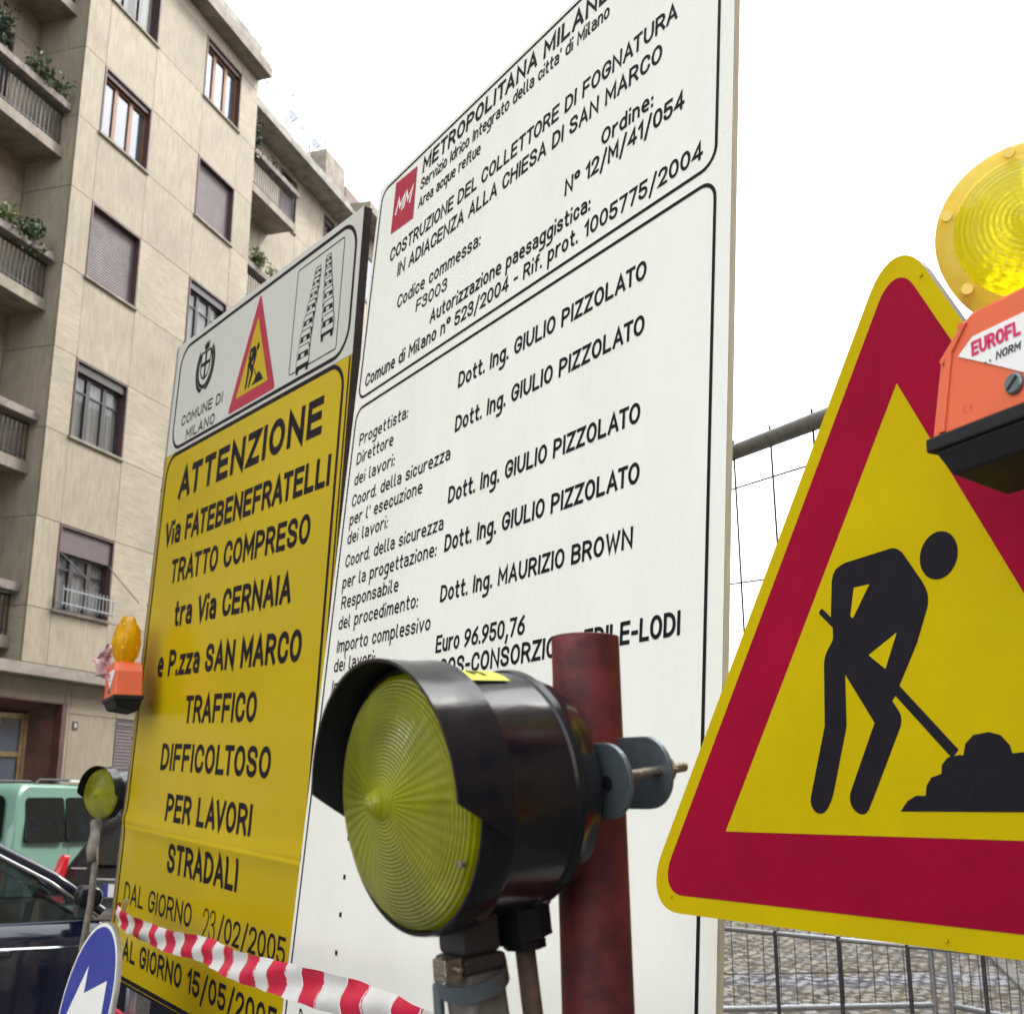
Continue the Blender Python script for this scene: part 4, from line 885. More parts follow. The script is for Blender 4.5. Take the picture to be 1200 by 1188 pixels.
for (i, j, st) in ((1, 1, 'half'), (1, 3, 'dark'), (1, 5, 'shut'), (1, 7, 'wood'), (1, 9, 'box'), (3, 1, 'shut'), (3, 3, 'shut'), (3, 5, 'dark'), (3, 7, 'shut'), (3, 9, 'wood')):
    wn = window(XC[i], XC[i+1], ZR[j], ZR[j+1], st)
    if st == 'half':
        rl = MB(); rl.box(.64, 2.08, -.16, -.135, 4.98, 5.0); rl.box(.64, 2.08, -.16, -.135, 4.74, 4.76)
        for k in range(15): rl.box(.66+k*.098, .672+k*.098, -.155, -.14, 4.70, 5.06)
        rl.box(.64, .655, -.16, 0, 4.74, 4.76); rl.box(2.065, 2.08, -.16, 0, 4.74, 4.76); rl.build('guard_rail', M_galv, wn)
        MB().tube([(.70, .0, 5.62), (1.10, -.48, 5.02)], .012, 6).build('awning_arm', M_dgrey, wn); MB().tube([(2.02, .0, 5.62), (2.42, -.42, 5.0)], .012, 6).build('awning_arm', M_dgrey, wn)
for i in (3, 6):
    for j in winrows: window(XF[i], XF[i+1], ZR[j], ZR[j+1], 'dark' if (i+j) % 4 else 'shut', YR)
for i in (1, 3, 5):
    for j in winrows: window(XL[i], XL[i+1], ZR[j], ZR[j+1], 'half' if (i+j) % 4 else 'dark', YR)

# cornice and parapet
cn = MB(); cn.box(-18.6, 6.13, -.36, .3, 18.36, 18.60); cn.build('cornice', M_conc, APT)
cn = MB(); cn.box(-18.6, 6.131, -.30, .3, 18.602, 18.74); cn.box(-18.6, 6.0, -.12, .2, 18.742, 19.18); cn.build('parapet', M_roofp, APT)
cn = MB(); cn.box(6.135, 13.55, YR-.34, YR+.3, 18.40, 18.62); cn.build('cornice', M_conc, APT)
cn = MB(); cn.box(6.135, 13.56, YR-.26, YR+.3, 18.622, 18.74); cn.box(6.0, 13.4, YR-.12, YR+.1, 18.742, 19.12); cn.build('parapet', M_roofp, APT)
MB().box(-18.6, 13.5, .4, 12, 18.2, 18.34).build('roof', M_roofp, APT)
MB().box(-18.6, 13.5, 11.9, 12, .1, 18.2).build('rear_wall', STONE_D, APT)
MB().box(11.9, 13.2, 1.05, 2.6, 18.35, 20.1).build('chimney', M_conc, APT)

# balconies
def balcony(x0, x1, z, yf=.27, yb=YR, planter=True, px=None):
    b = MB(); b.box(x0, x1, yf, yb-.002, z-.17, z); b.box(x0, x1, yf-.015, yf+.04, z-.18, z+.02)
    bl_ = b.build('balcony', M_conc, APT)
    r = MB(); n = int((x1-x0-.1)/.105)
    for k in range(n+1):
        xx = x0+.06+k*(x1-x0-.12)/n; th = .011 if k % 6 else .018
        r.box(xx-th, xx+th, yf+.035, yf+.05, z+.031, z+.66)
    r.box(x0+.02, x1-.03, yf+.025, yf+.06, z+.66, z+.70); r.box(x0+.04, x1-.04, yf+.033, yf+.052, z+.10, z+.12)
    r.build('railing', M_iron, bl_)
    pb = MB(); pb.box(x0+.03, x1-.02, yf-.12, yf+.10, z+.735, z+.875); pb.build('planter_box', M_plant_b, bl_, bevel=.008)
    return bl_
def plant(X, Y, z, sx, sz, n, label, m=None, seed=1, hang=0., group='balcony plants', leaf=.085):
    rr = random.Random(seed); root = thing('balcony_plant', label, 'plant', bpt(X, Y, z), UB, -NB, (0, 0, 1), group=group)
    f = MB(); st = MB()
    for b in range(max(4, n//9)):
        bx = rr.uniform(-sx, sx)*.6; tip = Vv((bx+rr.uniform(-.12, .12), rr.uniform(-.15, .12), rr.uniform(.35, 1.)*sz-(hang if rr.random() < .3 else 0)))
        st.tube([(bx*.8, 0, -.02), (bx, tip.y*.4, tip.z*.5), tuple(tip)], .006, 4)
        for k in range(16):
            t_ = rr.uniform(.15, 1.05); c = Vv((bx*.8, 0, 0)).lerp(tip, t_)+Vv((rr.gauss(0, .06), rr.gauss(0, .06), rr.gauss(0, .05)))
            a = Vv((rr.gauss(0, 1), rr.gauss(0, 1), rr.gauss(.2, .8))).normalized(); s_ = a.cross(Vv((rr.gauss(0, 1), rr.gauss(0, 1), rr.gauss(0, 1)))).normalized()
            L1 = leaf*rr.uniform(.7, 1.5); w1 = L1*.30
            nn_ = a.cross(s_)*L1*.15
            f.add([c, c+a*L1*.5+s_*w1+nn_, c+a*L1, c+a*L1*.5-s_*w1+nn_], [(0, 1, 2, 3)])
    f.build('foliage', m or M_leaf, root); st.build('stem', M_stem, root); return root
for z in (4.10, 7.02, 9.96, 12.94, 15.9): balcony(-7.0, -.005, z)
for z in (12.94, 15.9, 9.96): balcony(6.135, 8.75, z, .27)
balcony(-7.0, -.005, 18.85-.0001, yf=.27) if False else None
plant(-.95, .20, 13.84, .32, .42, 110, 'bushy green plant in the planter of the upper left balcony', M_leaf, 2, .1)
plant(-.38, .20, 13.82, .24, .30, 70, 'small green plant at the right end of the upper left planter', M_leaf, 3)
plant(-1.85, .20, 13.84, .34, .75, 150, 'tall dark shrub at the left edge on the upper left balcony', M_leafd, 4)
plant(-1.35, .20, 10.86, .45, .26, 110, 'low pale green plant in the lower left balcony planter', M_leaf2, 5, .1)
plant(-.72, .18, 10.84, .40, .24, 110, 'trailing green plant at the right end of the lower left planter', M_leaf, 6, .35)
plant(-.42, .30, 11.0, .10, .34, 50, 'small dark rosette plant above the lower left planter', M_leafd, 7, leaf=.10)
plant(6.45, .30, 16.7, .30, .95, 260, 'dark evergreen shrub on the far balcony beside the projecting bay', M_leafd, 8, .6)
plant(7.5, .20, 16.80, .9, .16, 90, 'low flowering row in the far upper balcony planter', M_leafd, 9, .05, leaf=.04)
plant(8.6, .22, 16.78, .25, .2, 50, 'tuft of leaves at the far end of the upper planter', M_leafd, 12, .2, leaf=.04)
plant(6.8, .20, 13.84, .55, .42, 150, 'pale leafy plant on the balcony just above the grey board header', M_leaf2, 10)
plant(7.8, .20, 13.84, .45, .32, 90, 'second pale plant farther along the balcony above the header', M_leaf2, 11)

# aerials and dishes on the roof
def aerial(X, Y, z0, h, label, kind, size=1.):
    r = thing('roof_aerial', label, 'aerial', bpt(X, Y, z0), UB, -NB, (0, 0, 1), group='aerials on the roof')
    MB().tube([(0, 0, 0), (0, 0, h)], .028, 8).build('mast', M_galv, r)
    if kind == 'yagi':
        b = MB(); b.tube([(-.55*size, 0, h*.96), (.55*size, 0, h*.96)], .018, 6)
        for k in range(5): b.tube([((-.5+k*.24)*size, -.22*size, h*.96), ((-.5+k*.24)*size, .22*size, h*.96)], .012, 5)
        b.build('yagi', M_galv, r)
    if kind == 'dish':
        b = MB().lathe([(.0001, .07), (.10, .058), (.18, .025), (.24, -.02)], 28); o = b.build('dish', M_galv, r, smooth=True, solid=.01); o.location = (0, -.12, h*.8); o.rotation_euler = (R(-20), 0, R(-35))
        MB().tube([(0, -.05, h*.8-.3), (0, -.55, h*.8)], .014, 6).build('feed_arm', M_galv, r)
    if kind == 'bar':
        MB().tube([(0, 0, h), (-1.9, 0, h-.15)], .03, 6).build('cross_bar', M_galv, r)
    return r
aerial(8.3, 1.25, 18.6, 2.0, 'tall thin mast with long side bar nearest the cornice', 'bar')
aerial(8.75, 1.3, 18.6, 1.75, 'small multi element aerial just right of the tall mast', 'yagi', .8)
aerial(9.9, 1.3, 18.6, 1.75, 'first satellite dish on the far roof', 'dish')
aerial(10.2, 1.3, 18.6, 2.3, 'high multi element aerial between the two dishes', 'yagi', 1.1)
aerial(11.3, 1.3, 18.6, 1.7, 'second satellite dish on the far roof', 'dish')
aerial(12.1, 1.35, 18.6, 2.1, 'multi element aerial beside the chimney', 'yagi', 1.2)
aerial(11.6, 1.7, 18.6, 2.2, 'thin aerial behind the second dish', 'yagi', .8)

# neighbour building farther down the street
NBG = thing('neighbour_building', 'pinkish neighbour building beyond the chimney, mostly hidden by the boards', 'building', OB, UB, -NB, (0, 0, 1))
M_pink = mat('pinkish render', (.42, .34, .27), .85, c2=(.33, .27, .21), scale=1.2)
nb_ = MB(); nb_.box(13.6, 34, YR+.05, 12, .1, 18.9); nb_.build('wall', M_pink, NBG)
MB().box(13.58, 34.1, YR-.7, 12, 18.9, 19.2).build('eave', M_conc, NBG)
MB().box(13.7, 34, YR+.2, 11, 19.2, 19.9).build('roof', mat('dull tile roof', (.20, .15, .13), .8, var=.3), NBG)
for k in range(12):
    for z in (4.6, 7.6, 10.6, 13.6, 16.6):
        wn = MB().box(14.6+k*1.6, 15.5+k*1.6, YR+.02, YR+.06, z, z+1.6).build('window', M_dgrey, NBG)
        MB().box(14.66+k*1.6, 15.44+k*1.6, YR+.01, YR+.018, z+.06, z+1.54).build('pane', G_sky, wn)

# building on the other side of the street, behind and to the right of the camera
OP = thing('opposite_building', 'brown plastered building across the street behind the camera', 'building', OB, UB, -NB, (0, 0, 1))
M_ochre = mat('brown ochre render', (.36, .25, .165), .85, c2=(.27, .185, .12), scale=1.)
MB().box(-48, 34, -31, -21, 0, 19).build('wall', M_ochre, OP)
MB().box(-48.4, 34.4, -31, -20.6, 19, 19.4).build('eave', M_conc, OP)
for k in range(25):
    for z in (1.2, 4.6, 7.9, 11.2, 14.5):
        wn = MB().box(-46.5+k*3.2, -45.1+k*3.2, -20.995, -20.95, z, z+1.9).build('window', M_conc, OP)
        MB().box(-46.4+k*3.2, -45.2+k*3.2, -20.949, -20.94, z+.1, z+1.8).build('pane', G_sky, wn)

# ------------------------------------------------------------------ parked cars
def wheel(root, x, y, r, side):
    w_ = MB().lathe([(r*.62, .09*side), (r*.95, .10*side), (r, .06*side), (r, -.06*side), (r*.95, -.10*side), (r*.62, -.09*side)], 28).build('wheel', M_tyre, root, smooth=True, auto=50)
    w_.location = (x, y, r)
    MB().lathe([(r*.63, .085*side), (r*.5, .06*side), (r*.12, .075*side), (.0001, .08*side)][::1], 20).build('rim', M_alu, w_, smooth=True)
def car_root(name, label, P, H):
    H = Vv(H).normalized(); return thing(name, label, 'car', P, H, Vv((-H.y, H.x, 0)), (0, 0, 1))
def side_glass(root, pts, y, m=None, name='side_window', th=.012):
    o = MB().prism(pts, y-th/2, y+th/2); return o.build(name, m or M_cgl, root)

# green van: long side towards the camera, tail at its left end
GV = car_root('green_van', 'pale green multi purpose van with roof rails parked at the kerb', Vv((-5.78, 13.02, 0))+UB*.40, UB)
# local: +x forward along the street, y=0 right side of body (street side), +y kerb side
prof = rp([(0.02, .28), (4.1, .28, .1), (4.15, .80, .2), (3.35, 1.02, .3), (2.75, 1.60, .4), (2.3, 1.74, .2), (.22, 1.755, .16), (.04, 1.05, .3), (-.02, .55, .1)], True, 5)
m = MB()
def tumble(p): 
    k = max(0, (p[2]-1.0))/.75; yc = .86; return (p[0], yc+(p[1]-yc)*(1-.13*k**1.2), p[2])
nst = [0, .02, .10]; 
ysec = [0, .03, .12, .45, .86, 1.27, 1.60, 1.69, 1.72]; ins = [.06, .02, 0, 0, 0, 0, 0, .02, .06]
V = []; cx_, cz_ = 2.05, .95
for yy, i_ in zip(ysec, ins):
    for x, z in prof:
        sx_ = cx_+(x-cx_)*(1-i_*.35); sz_ = cz_+(z-cz_)*(1-i_*.9); V.append(tumble((sx_, yy, sz_)))
n = len(prof); F = [(a*n+i, a*n+(i+1) % n, (a+1)*n+(i+1) % n, (a+1)*n+i) for a in range(len(ysec)-1) for i in range(n)]
F += [tuple(range(n))[::-1], tuple(range((len(ysec)-1)*n, len(ysec)*n))]
m.add(V, F); m.build('body', M_green, GV, smooth=True, auto=35)
def vglass(P, name, yofs=-.012, r=.05):
    q = rp([(a, b, r) for a, b in P], True, 4); b = MB(); V = []
    for off in (0, .03):
        for x, z in q:
            t3 = tumble((x, 0, z)); V.append((x, t3[1]+yofs+off, z))
    n = len(q); b.add(V, [tuple(range(n))]+[(i, n+i, n+(i+1) % n, (i+1) % n) for i in range(n)]); return b.build(name, M_cgl, GV)
# windows on the street side
for P in ([(.27, 1.08), (.98, 1.07), (.98, 1.59), (.31, 1.59)], [(1.02, 1.07), (2.02, 1.06), (2.02, 1.59), (1.02, 1.59)], [(2.10, 1.06), (3.05, 1.04), (2.66, 1.52), (2.5, 1.59), (2.12, 1.59)]):
    vglass(P, 'side_window')
b = MB(); q = rp([(.13, 1.10, .08), (1.59, 1.10, .08), (1.49, 1.62, .1), (.23, 1.62, .1)], True, 5)
b.add([(.035+(z-1.05)*.255-.025, y, z) for y, z in q], [tuple(range(len(q)))]); b.build('rear_window', M_cgl, GV)
MB().box(-.01, .035, .55, 1.15, .62, .76).build('number_plate', M_lbl, GV)
for y in (.06, 1.50): MB().box(-.035, .06, y, y+.14, .58, .80).build('tail_light', M_redl, GV, bevel=.02)
for y in (.17, 1.50):
    rl = MB(); rl.tube([(.55, y, 1.745), (.62, y, 1.795), (2.1, y, 1.80), (2.2, y, 1.745)], .016, 8); rl.build('roof_rail', M_trim, GV)
MB().box(1.15, 1.55, .12, .3, 1.775, 1.80).build('roof_pad', M_lbl, GV)
MB().box(-.06, 4.2, -.012, 1.73, .30, .50).build('bumper_strip', M_trim, GV, bevel=.05)
for x in (.72, 3.35):
    wheel(GV, x, .08, .31, -1); wheel(GV, x, 1.64, .31, 1)
for x in (1.05, 2.06): MB().box(x, x+.008, -.003, .0, .5, 1.02).build('door_seam', M_trim, GV)
MB().box(1.75, 1.95, -.03, -.002, .93, .96).build('door_handle', M_trim, GV)

# black hatchback, tail towards the camera
HB = car_root('black_hatchback', 'black hatchback seen from behind with red tail light and number plate', Vv((-3.58, 9.73, 0))+UB*.12, UB)
HB.location = Vv((-3.66, 9.80, 0))+NB*1.50; HB.scale = (1, 1, 1.06)
prof = rp([(.0, .30), (3.6, .30, .1), (3.68, .66, .2), (2.75, .92, .25), (2.0, 1.36, .4), (1.2, 1.42, .3), (.42, 1.36, .2), (.10, .98, .2), (-.02, .86, .06), (-.04, .5, .1)], True, 5)
def tumble2(p):
    k = max(0, (p[2]-.88))/.5; return (p[0], .81+(p[1]-.81)*(1-.20*k**1.1), p[2])
ysec = [0, .03, .12, .45, .81, 1.17, 1.50, 1.59, 1.62]; V = []
for yy, i_ in zip(ysec, ins):
    for x, z in prof: V.append(tumble2((1.8+(x-1.8)*(1-i_*.5), yy, .85+(z-.85)*(1-i_))))
n = len(prof); F = [(a*n+i, a*n+(i+1) % n, (a+1)*n+(i+1) % n, (a+1)*n+i) for a in range(8) for i in range(n)]+[tuple(range(n))[::-1], tuple(range(8*n, 9*n))]
MB().add(V, F).build('body', M_hblk, HB, smooth=True, auto=35)
q = rp([(.26, 1.00, .06), (1.36, 1.00, .06), (1.22, 1.33, .08), (.40, 1.33, .08)], True, 5)
MB().add([(.10+(z-.98)*.84-.035, y, z) for y, z in q], [tuple(range(len(q)))]).build('rear_window', M_cgl, HB)
def taillight(y0, y1):
    P = rp([(y0, .87, .03), (y1, .87, .03), (y1-(.02 if y0 > .8 else 0), 1.07, .03), (y0+(.02 if y0 < .8 else 0), 1.07, .03)], True, 3)
    V = [(-.025+max(0, z-.95)*.55, y, z) for y, z in P]+[(.04+max(0, z-.95)*.55, y, z) for y, z in P]; n = len(P)
    MB().add(V, [tuple(range(n))]+[(i, (i+1) % n, n+(i+1) % n, n+i) for i in range(n)]).build('tail_light', M_redl, HB)
taillight(1.53, 1.605); taillight(.015, .09)
pr_ = MB().box(-.052, -.02, .42, 1.20, .72, .90).build('plate_recess', M_trim, HB, bevel=.01)
np_ = MB().box(-.062, -.054, .50, 1.08, .76, .87).build('number_plate', M_lbl, HB)
MB().box(-.064, -.0625, 1.03, 1.08, .76, .87).build('plate_band', M_blue, np_)
MB().box(-.064, -.0625, .50, .55, .76, .87).build('plate_band', M_blue, np_)
MB().box(-.07, .1, .02, 1.60, .36, .60).build('bumper', M_hblk, HB, bevel=.04)
MB().box(-.045, -.035, .40, 1.22, .895, .910).build('tailgate_trim', M_chr, HB)
MB().box(-.055, -.05, 1.25, 1.40, .975, .985).build('tailgate_emblem', M_chr, HB)
for x in (.62, 2.95): wheel(HB, x, .08, .29, -1); wheel(HB, x, 1.54, .29, 1)
for P in ([(.62, .98), (1.45, .97), (1.42, 1.33), (.80, 1.31)], [(1.5, .97), (2.5, .95), (2.0, 1.28), (1.48, 1.33)]):
    for s in (0, 1):
        V = [(x, (tumble2((x, 0, z))[1]-.014) if s == 0 else (tumble2((x, 1.62, z))[1]+.014), z) for x, z in P]; MB().add(V, [(0, 1, 2, 3)]).build('side_window', M_cgl, HB)

# dark blue saloon in the foreground: hollow cabin so that one sees through its windows
NV = car_root('blue_saloon', 'dark blue saloon car with a sky sheen strip along the waist passing at the left edge', Vv((-2.16, 6.03, 0)), (.875, .485, 0))
lower = rp([(-3.2, .24), (1.75, .24, .1), (1.85, .66, .2), (1.70, .84, .15), (.10, 1.0, .15), (.0, .985), (-2.9, 1.0), (-3.3, .98, .15), (-3.35, .6, .1)], True, 4)
ysec = [.0, -.030, -.045, -.01, .05, .86, 1.67, 1.73, 1.765, 1.72]; 
V = []
zt = lambda z, k: z
rows = [(.055, 1.0), (-.005, .972), (-.030, .905), (-.038, .80), (-.025, .5), (.04, .26)]
# body side built as a shaped skin: rows of (outward offset y, relative height)
xsn = [-3.35, -3.2, -2.6, -2.0, -1.4, -.8, -.2, .05, .5, 1.0, 1.4, 1.7, 1.85]
def top(x): return 1.0 if x < .0 else 1.0-.155*(x/1.7)**1.3 if x < 1.7 else .80
for s in (0, 1):
    V = []; 
    for x in xsn:
        for yo, zz in rows:
            z = zz-(1-top(x))*(zz-.24)/.76; e = .10*max(0, (x-1.2)/.65)**2+.1*max(0, (-2.8-x)/.55)**2
            y = yo+e if s == 0 else 1.75-yo-e; V.append((x, y, z))
    nr = len(rows); F = [(a*nr+i, a*nr+i+1, (a+1)*nr+i+1, (a+1)*nr+i) for a in range(len(xsn)-1) for i in range(nr-1)]
    if s: F = [f[::-1] for f in F]
    MB().add(V, [f[::-1] for f in F]).build('body_side', M_navy, NV, smooth=True)
V = [(x, y, top(x)+(.035*sin(pi*(y)/1.75) if x > .1 else 0)) for x in xsn if x >= .05 for y in (.045, .3, .6, .875, 1.15, 1.45, 1.705)]
nx = len([x for x in xsn if x >= .05])
MB().add(V, [(a*7+i, (a+1)*7+i, (a+1)*7+i+1, a*7+i+1) for a in range(nx-1) for i in range(6)]).build('bonnet', M_navy, NV, smooth=True)
MB().box(1.80, 1.88, .15, 1.6, .30, .78).build('front_bumper', M_navy, NV, bevel=.04)
MB().box(-3.34, .04, .06, 1.69, .30, .55).build('floor_pan', M_trim, NV)
MB().box(-.25, .06, .06, 1.69, .80, .99).build('dashboard', M_trim, NV, bevel=.03)
# added chrome strip imitates sky reflected on the shoulder; then roof, pillars
MB().add([(-3.2, .052, 1.002), (.9, .052, .94), (.9, .008, .925), (-3.2, .006, .985), (-3.2, -.036, .925), (.9, -.036, .87)], [(0, 3, 2, 1), (3, 4, 5, 2)]).build('shoulder_sheen', M_chr, NV, smooth=True)
def pil(P, r, nm='pillar', m_=None): return MB().tube(P, r, 8).build(nm, m_ or M_navy, NV, smooth=True)
for s in (0, 1):
    yy = lambda a: a if s == 0 else 1.75-a
    pil([(.12, yy(.06), 1.03), (-.12, yy(.11), 1.205), (-.42, yy(.17), 1.365), (-.72, yy(.23), 1.44), (-1.1, yy(.27), 1.465), (-1.8, yy(.27), 1.44), (-2.4, yy(.24), 1.36), (-3.0, yy(.12), 1.06)], .026)
    pil([(.10, yy(.045), 1.015), (-.14, yy(.090), 1.185), (-.44, yy(.146), 1.345), (-.75, yy(.202), 1.42), (-1.1, yy(.24), 1.445)], .010, 'window_trim', M_chr)
    pil([(-1.12, yy(.05), .99), (-1.20, yy(.26), 1.42)], .035)
    V = [(.09, yy(.062), 1.0), (-.15, yy(.11), 1.19), (-.45, yy(.17), 1.35), (-.75, yy(.23), 1.43), (-1.16, yy(.262), 1.45), (-1.10, yy(.062), 1.0)]
    MB().add(V, [tuple(range(6))]).build('side_window', G_car, NV)
    V = [(-1.16, yy(.06), 1.0), (-1.24, yy(.262), 1.42), (-1.8, yy(.262), 1.41), (-2.35, yy(.235), 1.34), (-2.75, yy(.10), 1.0)]
    MB().add(V, [tuple(range(5))]).build('side_window', G_car, NV)
V = [(-.72, y, 1.44+.03*sin(pi*(y-.23)/1.29)) for y in (.24, .5, .875, 1.25, 1.51)]+[(-2.4, y, 1.36+.03*sin(pi*(y-.23)/1.29)) for y in (.24, .5, .875, 1.25, 1.51)]
MB().add(V, [(i, i+1, i+6, i+5) for i in range(4)]).build('roof', M_navy, NV, smooth=True, solid=.03)
V = [(.05, y, 1.0) for y in (.07, .5, .875, 1.25, 1.68)]+[(-.72, y, 1.44+.03*sin(pi*(y-.23)/1.29)) for y in (.24, .5, .875, 1.25, 1.51)]
MB().add(V, [(i, i+1, i+6, i+5) for i in range(4)]).build('windscreen', G_car, NV, smooth=True)
V = [(-3.0, y, 1.04) for y in (.12, .875, 1.63)]+[(-2.4, y, 1.36) for y in (.24, .875, 1.51)]
MB().add(V, [(0, 1, 4, 3), (1, 2, 5, 4)]).build('rear_screen', G_car, NV)
MB().box(-3.3, -2.95, .05, 1.7, .95, 1.0).build('boot_lid', M_navy, NV, bevel=.02)
for y in (.25, 1.0):
    st = MB(); st.prism(rp([(-1.35, .5, .05), (-.75, .5, .05), (-.75, .62, .06), (-1.15, .68, .05), (-1.40, 1.16, .08), (-1.55, 1.14, .08)], True, 4), y, y+.5); st.build('seat', M_inter, NV, bevel=.03)
MB().lathe([(.17+.014*cos(a), .014*sin(a)) for a in [2*pi*k/10 for k in range(11)]], 32).build('steering_wheel', M_trim, NV, smooth=True).location = (-.48, 1.25, 1.0)
mr_ = MB(); P = rp([(-.045, 1.075, .04), (.075, 1.07, .05), (.075, 1.175, .05), (-.045, 1.175, .03)], True, 5); mr_.prism(P, -.20, -.06)
mh = mr_.build('door_mirror', M_blkpl, NV, bevel=.02, smooth=True); MB().box(-.02, .04, -.08, .05, 1.02, 1.085).build('mirror_arm', M_trim, mh)
MB().box(-.50, -.30, -.062, -.038, .855, .885).build('door_handle', M_navy, NV, bevel=.008)
MB().box(-1.16, -1.152, -.04, .04, .4, .99).build('door_seam', M_trim, NV)
for x in (1.15, -2.5): wheel(NV, x, .06, .31, -1); wheel(NV, x, 1.69, .31, 1)

# ------------------------------------------------------------------ site fences on the right
def mesh_panel(name, label, P0, P1, z0, z1, cat='fence', dx=.105, dz=.30, tube_r=.021, wire=.0022, group=None, ends=(True, True)):
    P0 = Vv(P0); P1 = Vv(P1); H = (P1-P0); Ln = H.length; H.normalize()
    r = thing(name, label, cat, P0, H, Vv((-H.y, H.x, 0)), (0, 0, 1), group=group)
    MB().tube([(0, 0, z1), (Ln, 0, z1)], tube_r, 14).build('top_rail', M_galv, r, smooth=True, auto=40)
    MB().tube([(0, 0, z0), (Ln, 0, z0)], tube_r, 14).build('bottom_rail', M_galv, r, smooth=True, auto=40)
    for k, e in enumerate(ends):
        if e: MB().tube([(Ln*k, 0, 0), (Ln*k, 0, z1)], tube_r, 14).build('upright', M_galv, r, smooth=True, auto=40)
    a = MB(); n = int(Ln/dx)
    for k in range(1, n): a.tube([(k*dx, tube_r, z0), (k*dx, tube_r, z1+tube_r)], wire, 5)
    n2 = int((z1-z0)/dz)
    for k in range(1, n2+1): a.tube([(0, tube_r+.002, z1-k*dz), (Ln, tube_r+.002, z1-k*dz)], wire, 5)
    tag(a.build('wire_mesh', M_dgrey, r), kind='stuff'); return r
# far panel and its neighbour that runs away from it
mesh_panel('fence_panel', 'far wire mesh fence panel with bright bottom rail in front of the cobbles', (.2, 8.71, 0), (3.10, 9.02, 0), .12, 1.35, dx=.118, dz=.5, wire=.0035, group='wire mesh site fence panels')
mesh_panel('fence_panel', 'wire mesh fence panel receding from the grey post at lower right', (3.22, 8.99, 0), (4.5, 6.35, 0), .12, 1.35, dx=.085, dz=.42, wire=.0035, group='wire mesh site fence panels')
mesh_panel('fence_panel', 'near wire mesh fence panel with thick top tube crossing behind the white board', (.285, 4.04, 0), (.92, 1.80, 0), .12, 2.44, dx=.20, dz=.115, tube_r=.0185, wire=.0016, group='wire mesh site fence panels', ends=(True, False)) if False else None
H1 = (Vv((.70256563, 2.45130609, 2.427))-Vv((.5837782, 2.88145849, 2.4776)))
nf = thing('fence_panel', 'near site fence with thick grey top tube sloping between white board and triangle', 'fence', (.5837782, 2.88145849, 0), group='wire mesh site fence panels')
a = Vv((0, 0, 2.4776)); Hn = H1.normalized()
M_tube = mat('weathered grey tube', (.22, .235, .245), .42, .2, var=.35, scale=30)
MB().tube([tuple(a-Hn*1.6), tuple(a+Hn*1.05)], .0205, 16).build('top_tube', M_tube, nf, smooth=True, auto=40)
MB().tube([tuple(a-Hn*1.6-Vv((0, 0, .75))), tuple(a+Hn*1.05-Vv((0, 0, .75)))], .0178, 12).build('lower_tube', M_galv, nf, smooth=True, auto=40)
for s in (-1.58, 1.03): MB().tube([tuple(a+Hn*s), tuple(Vv(((a+Hn*s).x, (a+Hn*s).y, 0)))], .0178, 12).build('upright', M_galv, nf, smooth=True)
wm = MB()
for k in range(-7, 5):
    p = a+Hn*(.212+k*.2); wm.tube([(p.x-.006, p.y+.0, p.z+.030), (p.x, p.y, p.z-.72)], .0026, 6)
for k in range(1, 4):
    wm.tube([tuple(a-Hn*1.58-Vv((0, 0, .098+.25*(k-1)))), tuple(a+Hn*1.03-Vv((0, 0, .098+.25*(k-1))))], .0022, 6)
tag(wm.build('wire_mesh', M_dgrey, nf), kind='stuff')
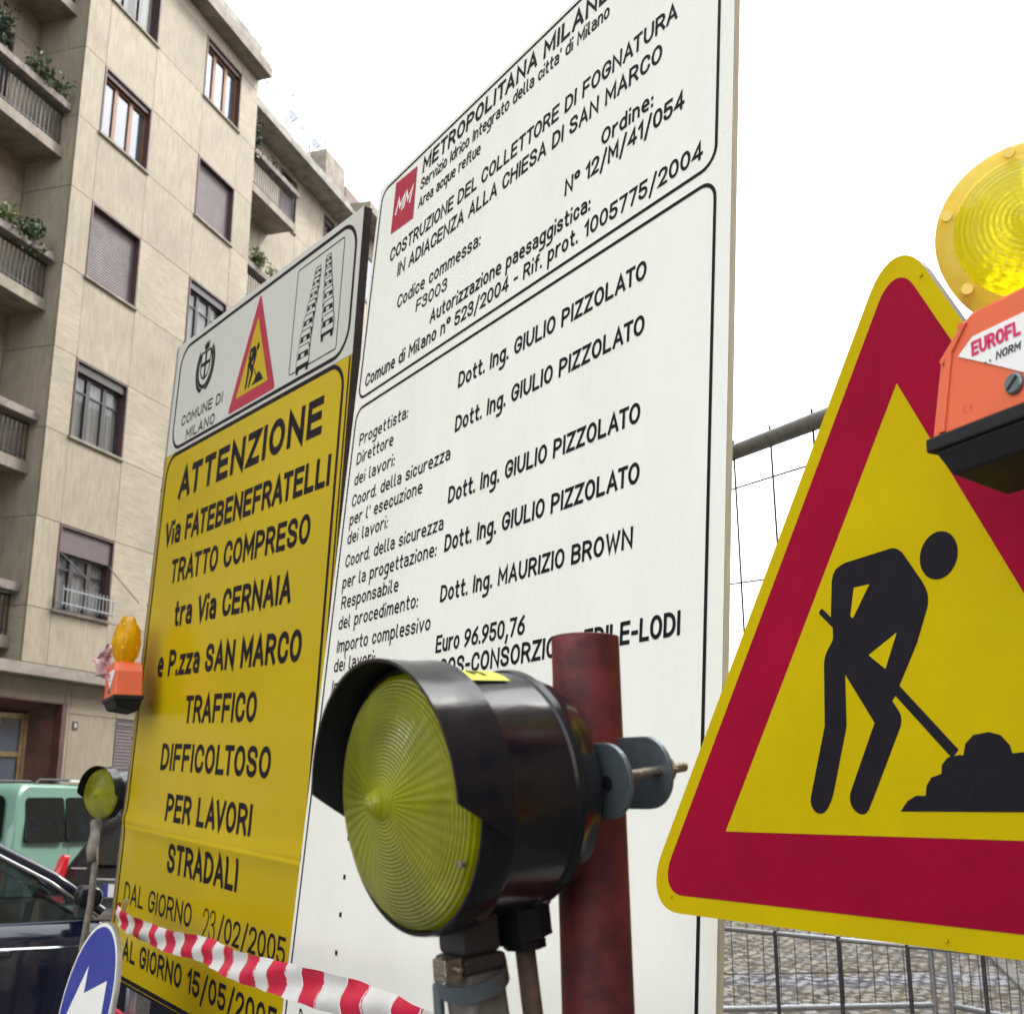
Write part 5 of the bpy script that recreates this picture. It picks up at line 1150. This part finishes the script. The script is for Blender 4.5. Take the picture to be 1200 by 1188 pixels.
# crowd barrier just behind the triangle
c0 = Vv((.8328, 4.731, 0)); c1 = Vv((1.372, 4.2045, 0)); Hc = (c1-c0).normalized(); Lc = 1.75
M_barg = mat('dull grey steel', (.10, .10, .115), .5, .3, var=.3, scale=30)
CB = thing('crowd_barrier', 'grey steel crowd barrier with upright bars below the triangle sign', 'barrier', c0-Hc*.1, Hc, Vv((-Hc.y, Hc.x, 0)), (0, 0, 1))
MB().tube([(0, 0, .12), (0, 0, 1.06), (.03, 0, 1.10), (Lc+.1, 0, 1.10), (Lc+.14, 0, 1.06), (Lc+.14, 0, .12), (0, 0, .12)], .0085, 10).build('rail_loop', M_alu, CB, smooth=True, auto=50)
for k in range(6): MB().tube([(.325+k*.262, -.004, .12), (.325+k*.262, -.004, 1.112)], .0075, 10).build('bar', M_barg, CB, smooth=True, auto=50)
for x in (.2, 1.6): MB().box(x-.02, x+.02, -.3, .3, 0, .03).build('foot', M_dgrey, CB)
# red plastic barrier element and pale diagonal strip on the ground
o = MB().box(0, .42, -.10, .10, 0, .13, T=lambda p: (p[0], p[1]*(1-p[2]*1.4), p[2])).build('plastic_base', mat('faded red plastic', (.62, .12, .09), .5, var=.3, scale=9), None, bevel=.02)
for k, (x, y) in enumerate(((2.30, 8.2), (2.78, 8.30), (1.75, 8.1))):
    q = o if k == 0 else o.copy()
    if k: col.objects.link(q)
    q.location = (x, y, 0); q.rotation_euler = (0, 0, .1)
    tag(q, ['faded red plastic fence base left of the grey post', 'faded red plastic fence base nearest the grey post', 'faded red plastic fence base farthest left'][k], 'fence base', 'red plastic fence bases')
dd = (Vv((4.3658, 10.4629, 0))-Vv((4.947, 12.616, 0)))
cw = MB(); a = Vv((5.1, 13.2, .03)); b = Vv((4.05, 9.3, .03)); s = (b-a).cross(Vv((0, 0, 1))).normalized()
k = 0
while k < 12:
    p = a.lerp(b, k/12); q = a.lerp(b, (k+.93)/12); cw.add([p+s*.06, q+s*.06, q-s*.06, p-s*.06, p+s*.06+Vv((0, 0, .04)), q+s*.06+Vv((0, 0, .04)), q-s*.06+Vv((0, 0, .04)), p-s*.06+Vv((0, 0, .04))], [(4, 5, 6, 7), (0, 1, 5, 4), (1, 2, 6, 5), (2, 3, 7, 6), (3, 0, 4, 7)]); k += 1
tag(cw.build('kerb_line', M_pave), kind='structure')
tag(MB().add([(5.3, 13.2, .034), (4.2, 9.0, .034), (9, 8, .034), (12, 13.2, .034)], [(0, 1, 2, 3)]).build('footway', mat('dark footway', (.13, .135, .14), .8, var=.3), None), kind='structure')
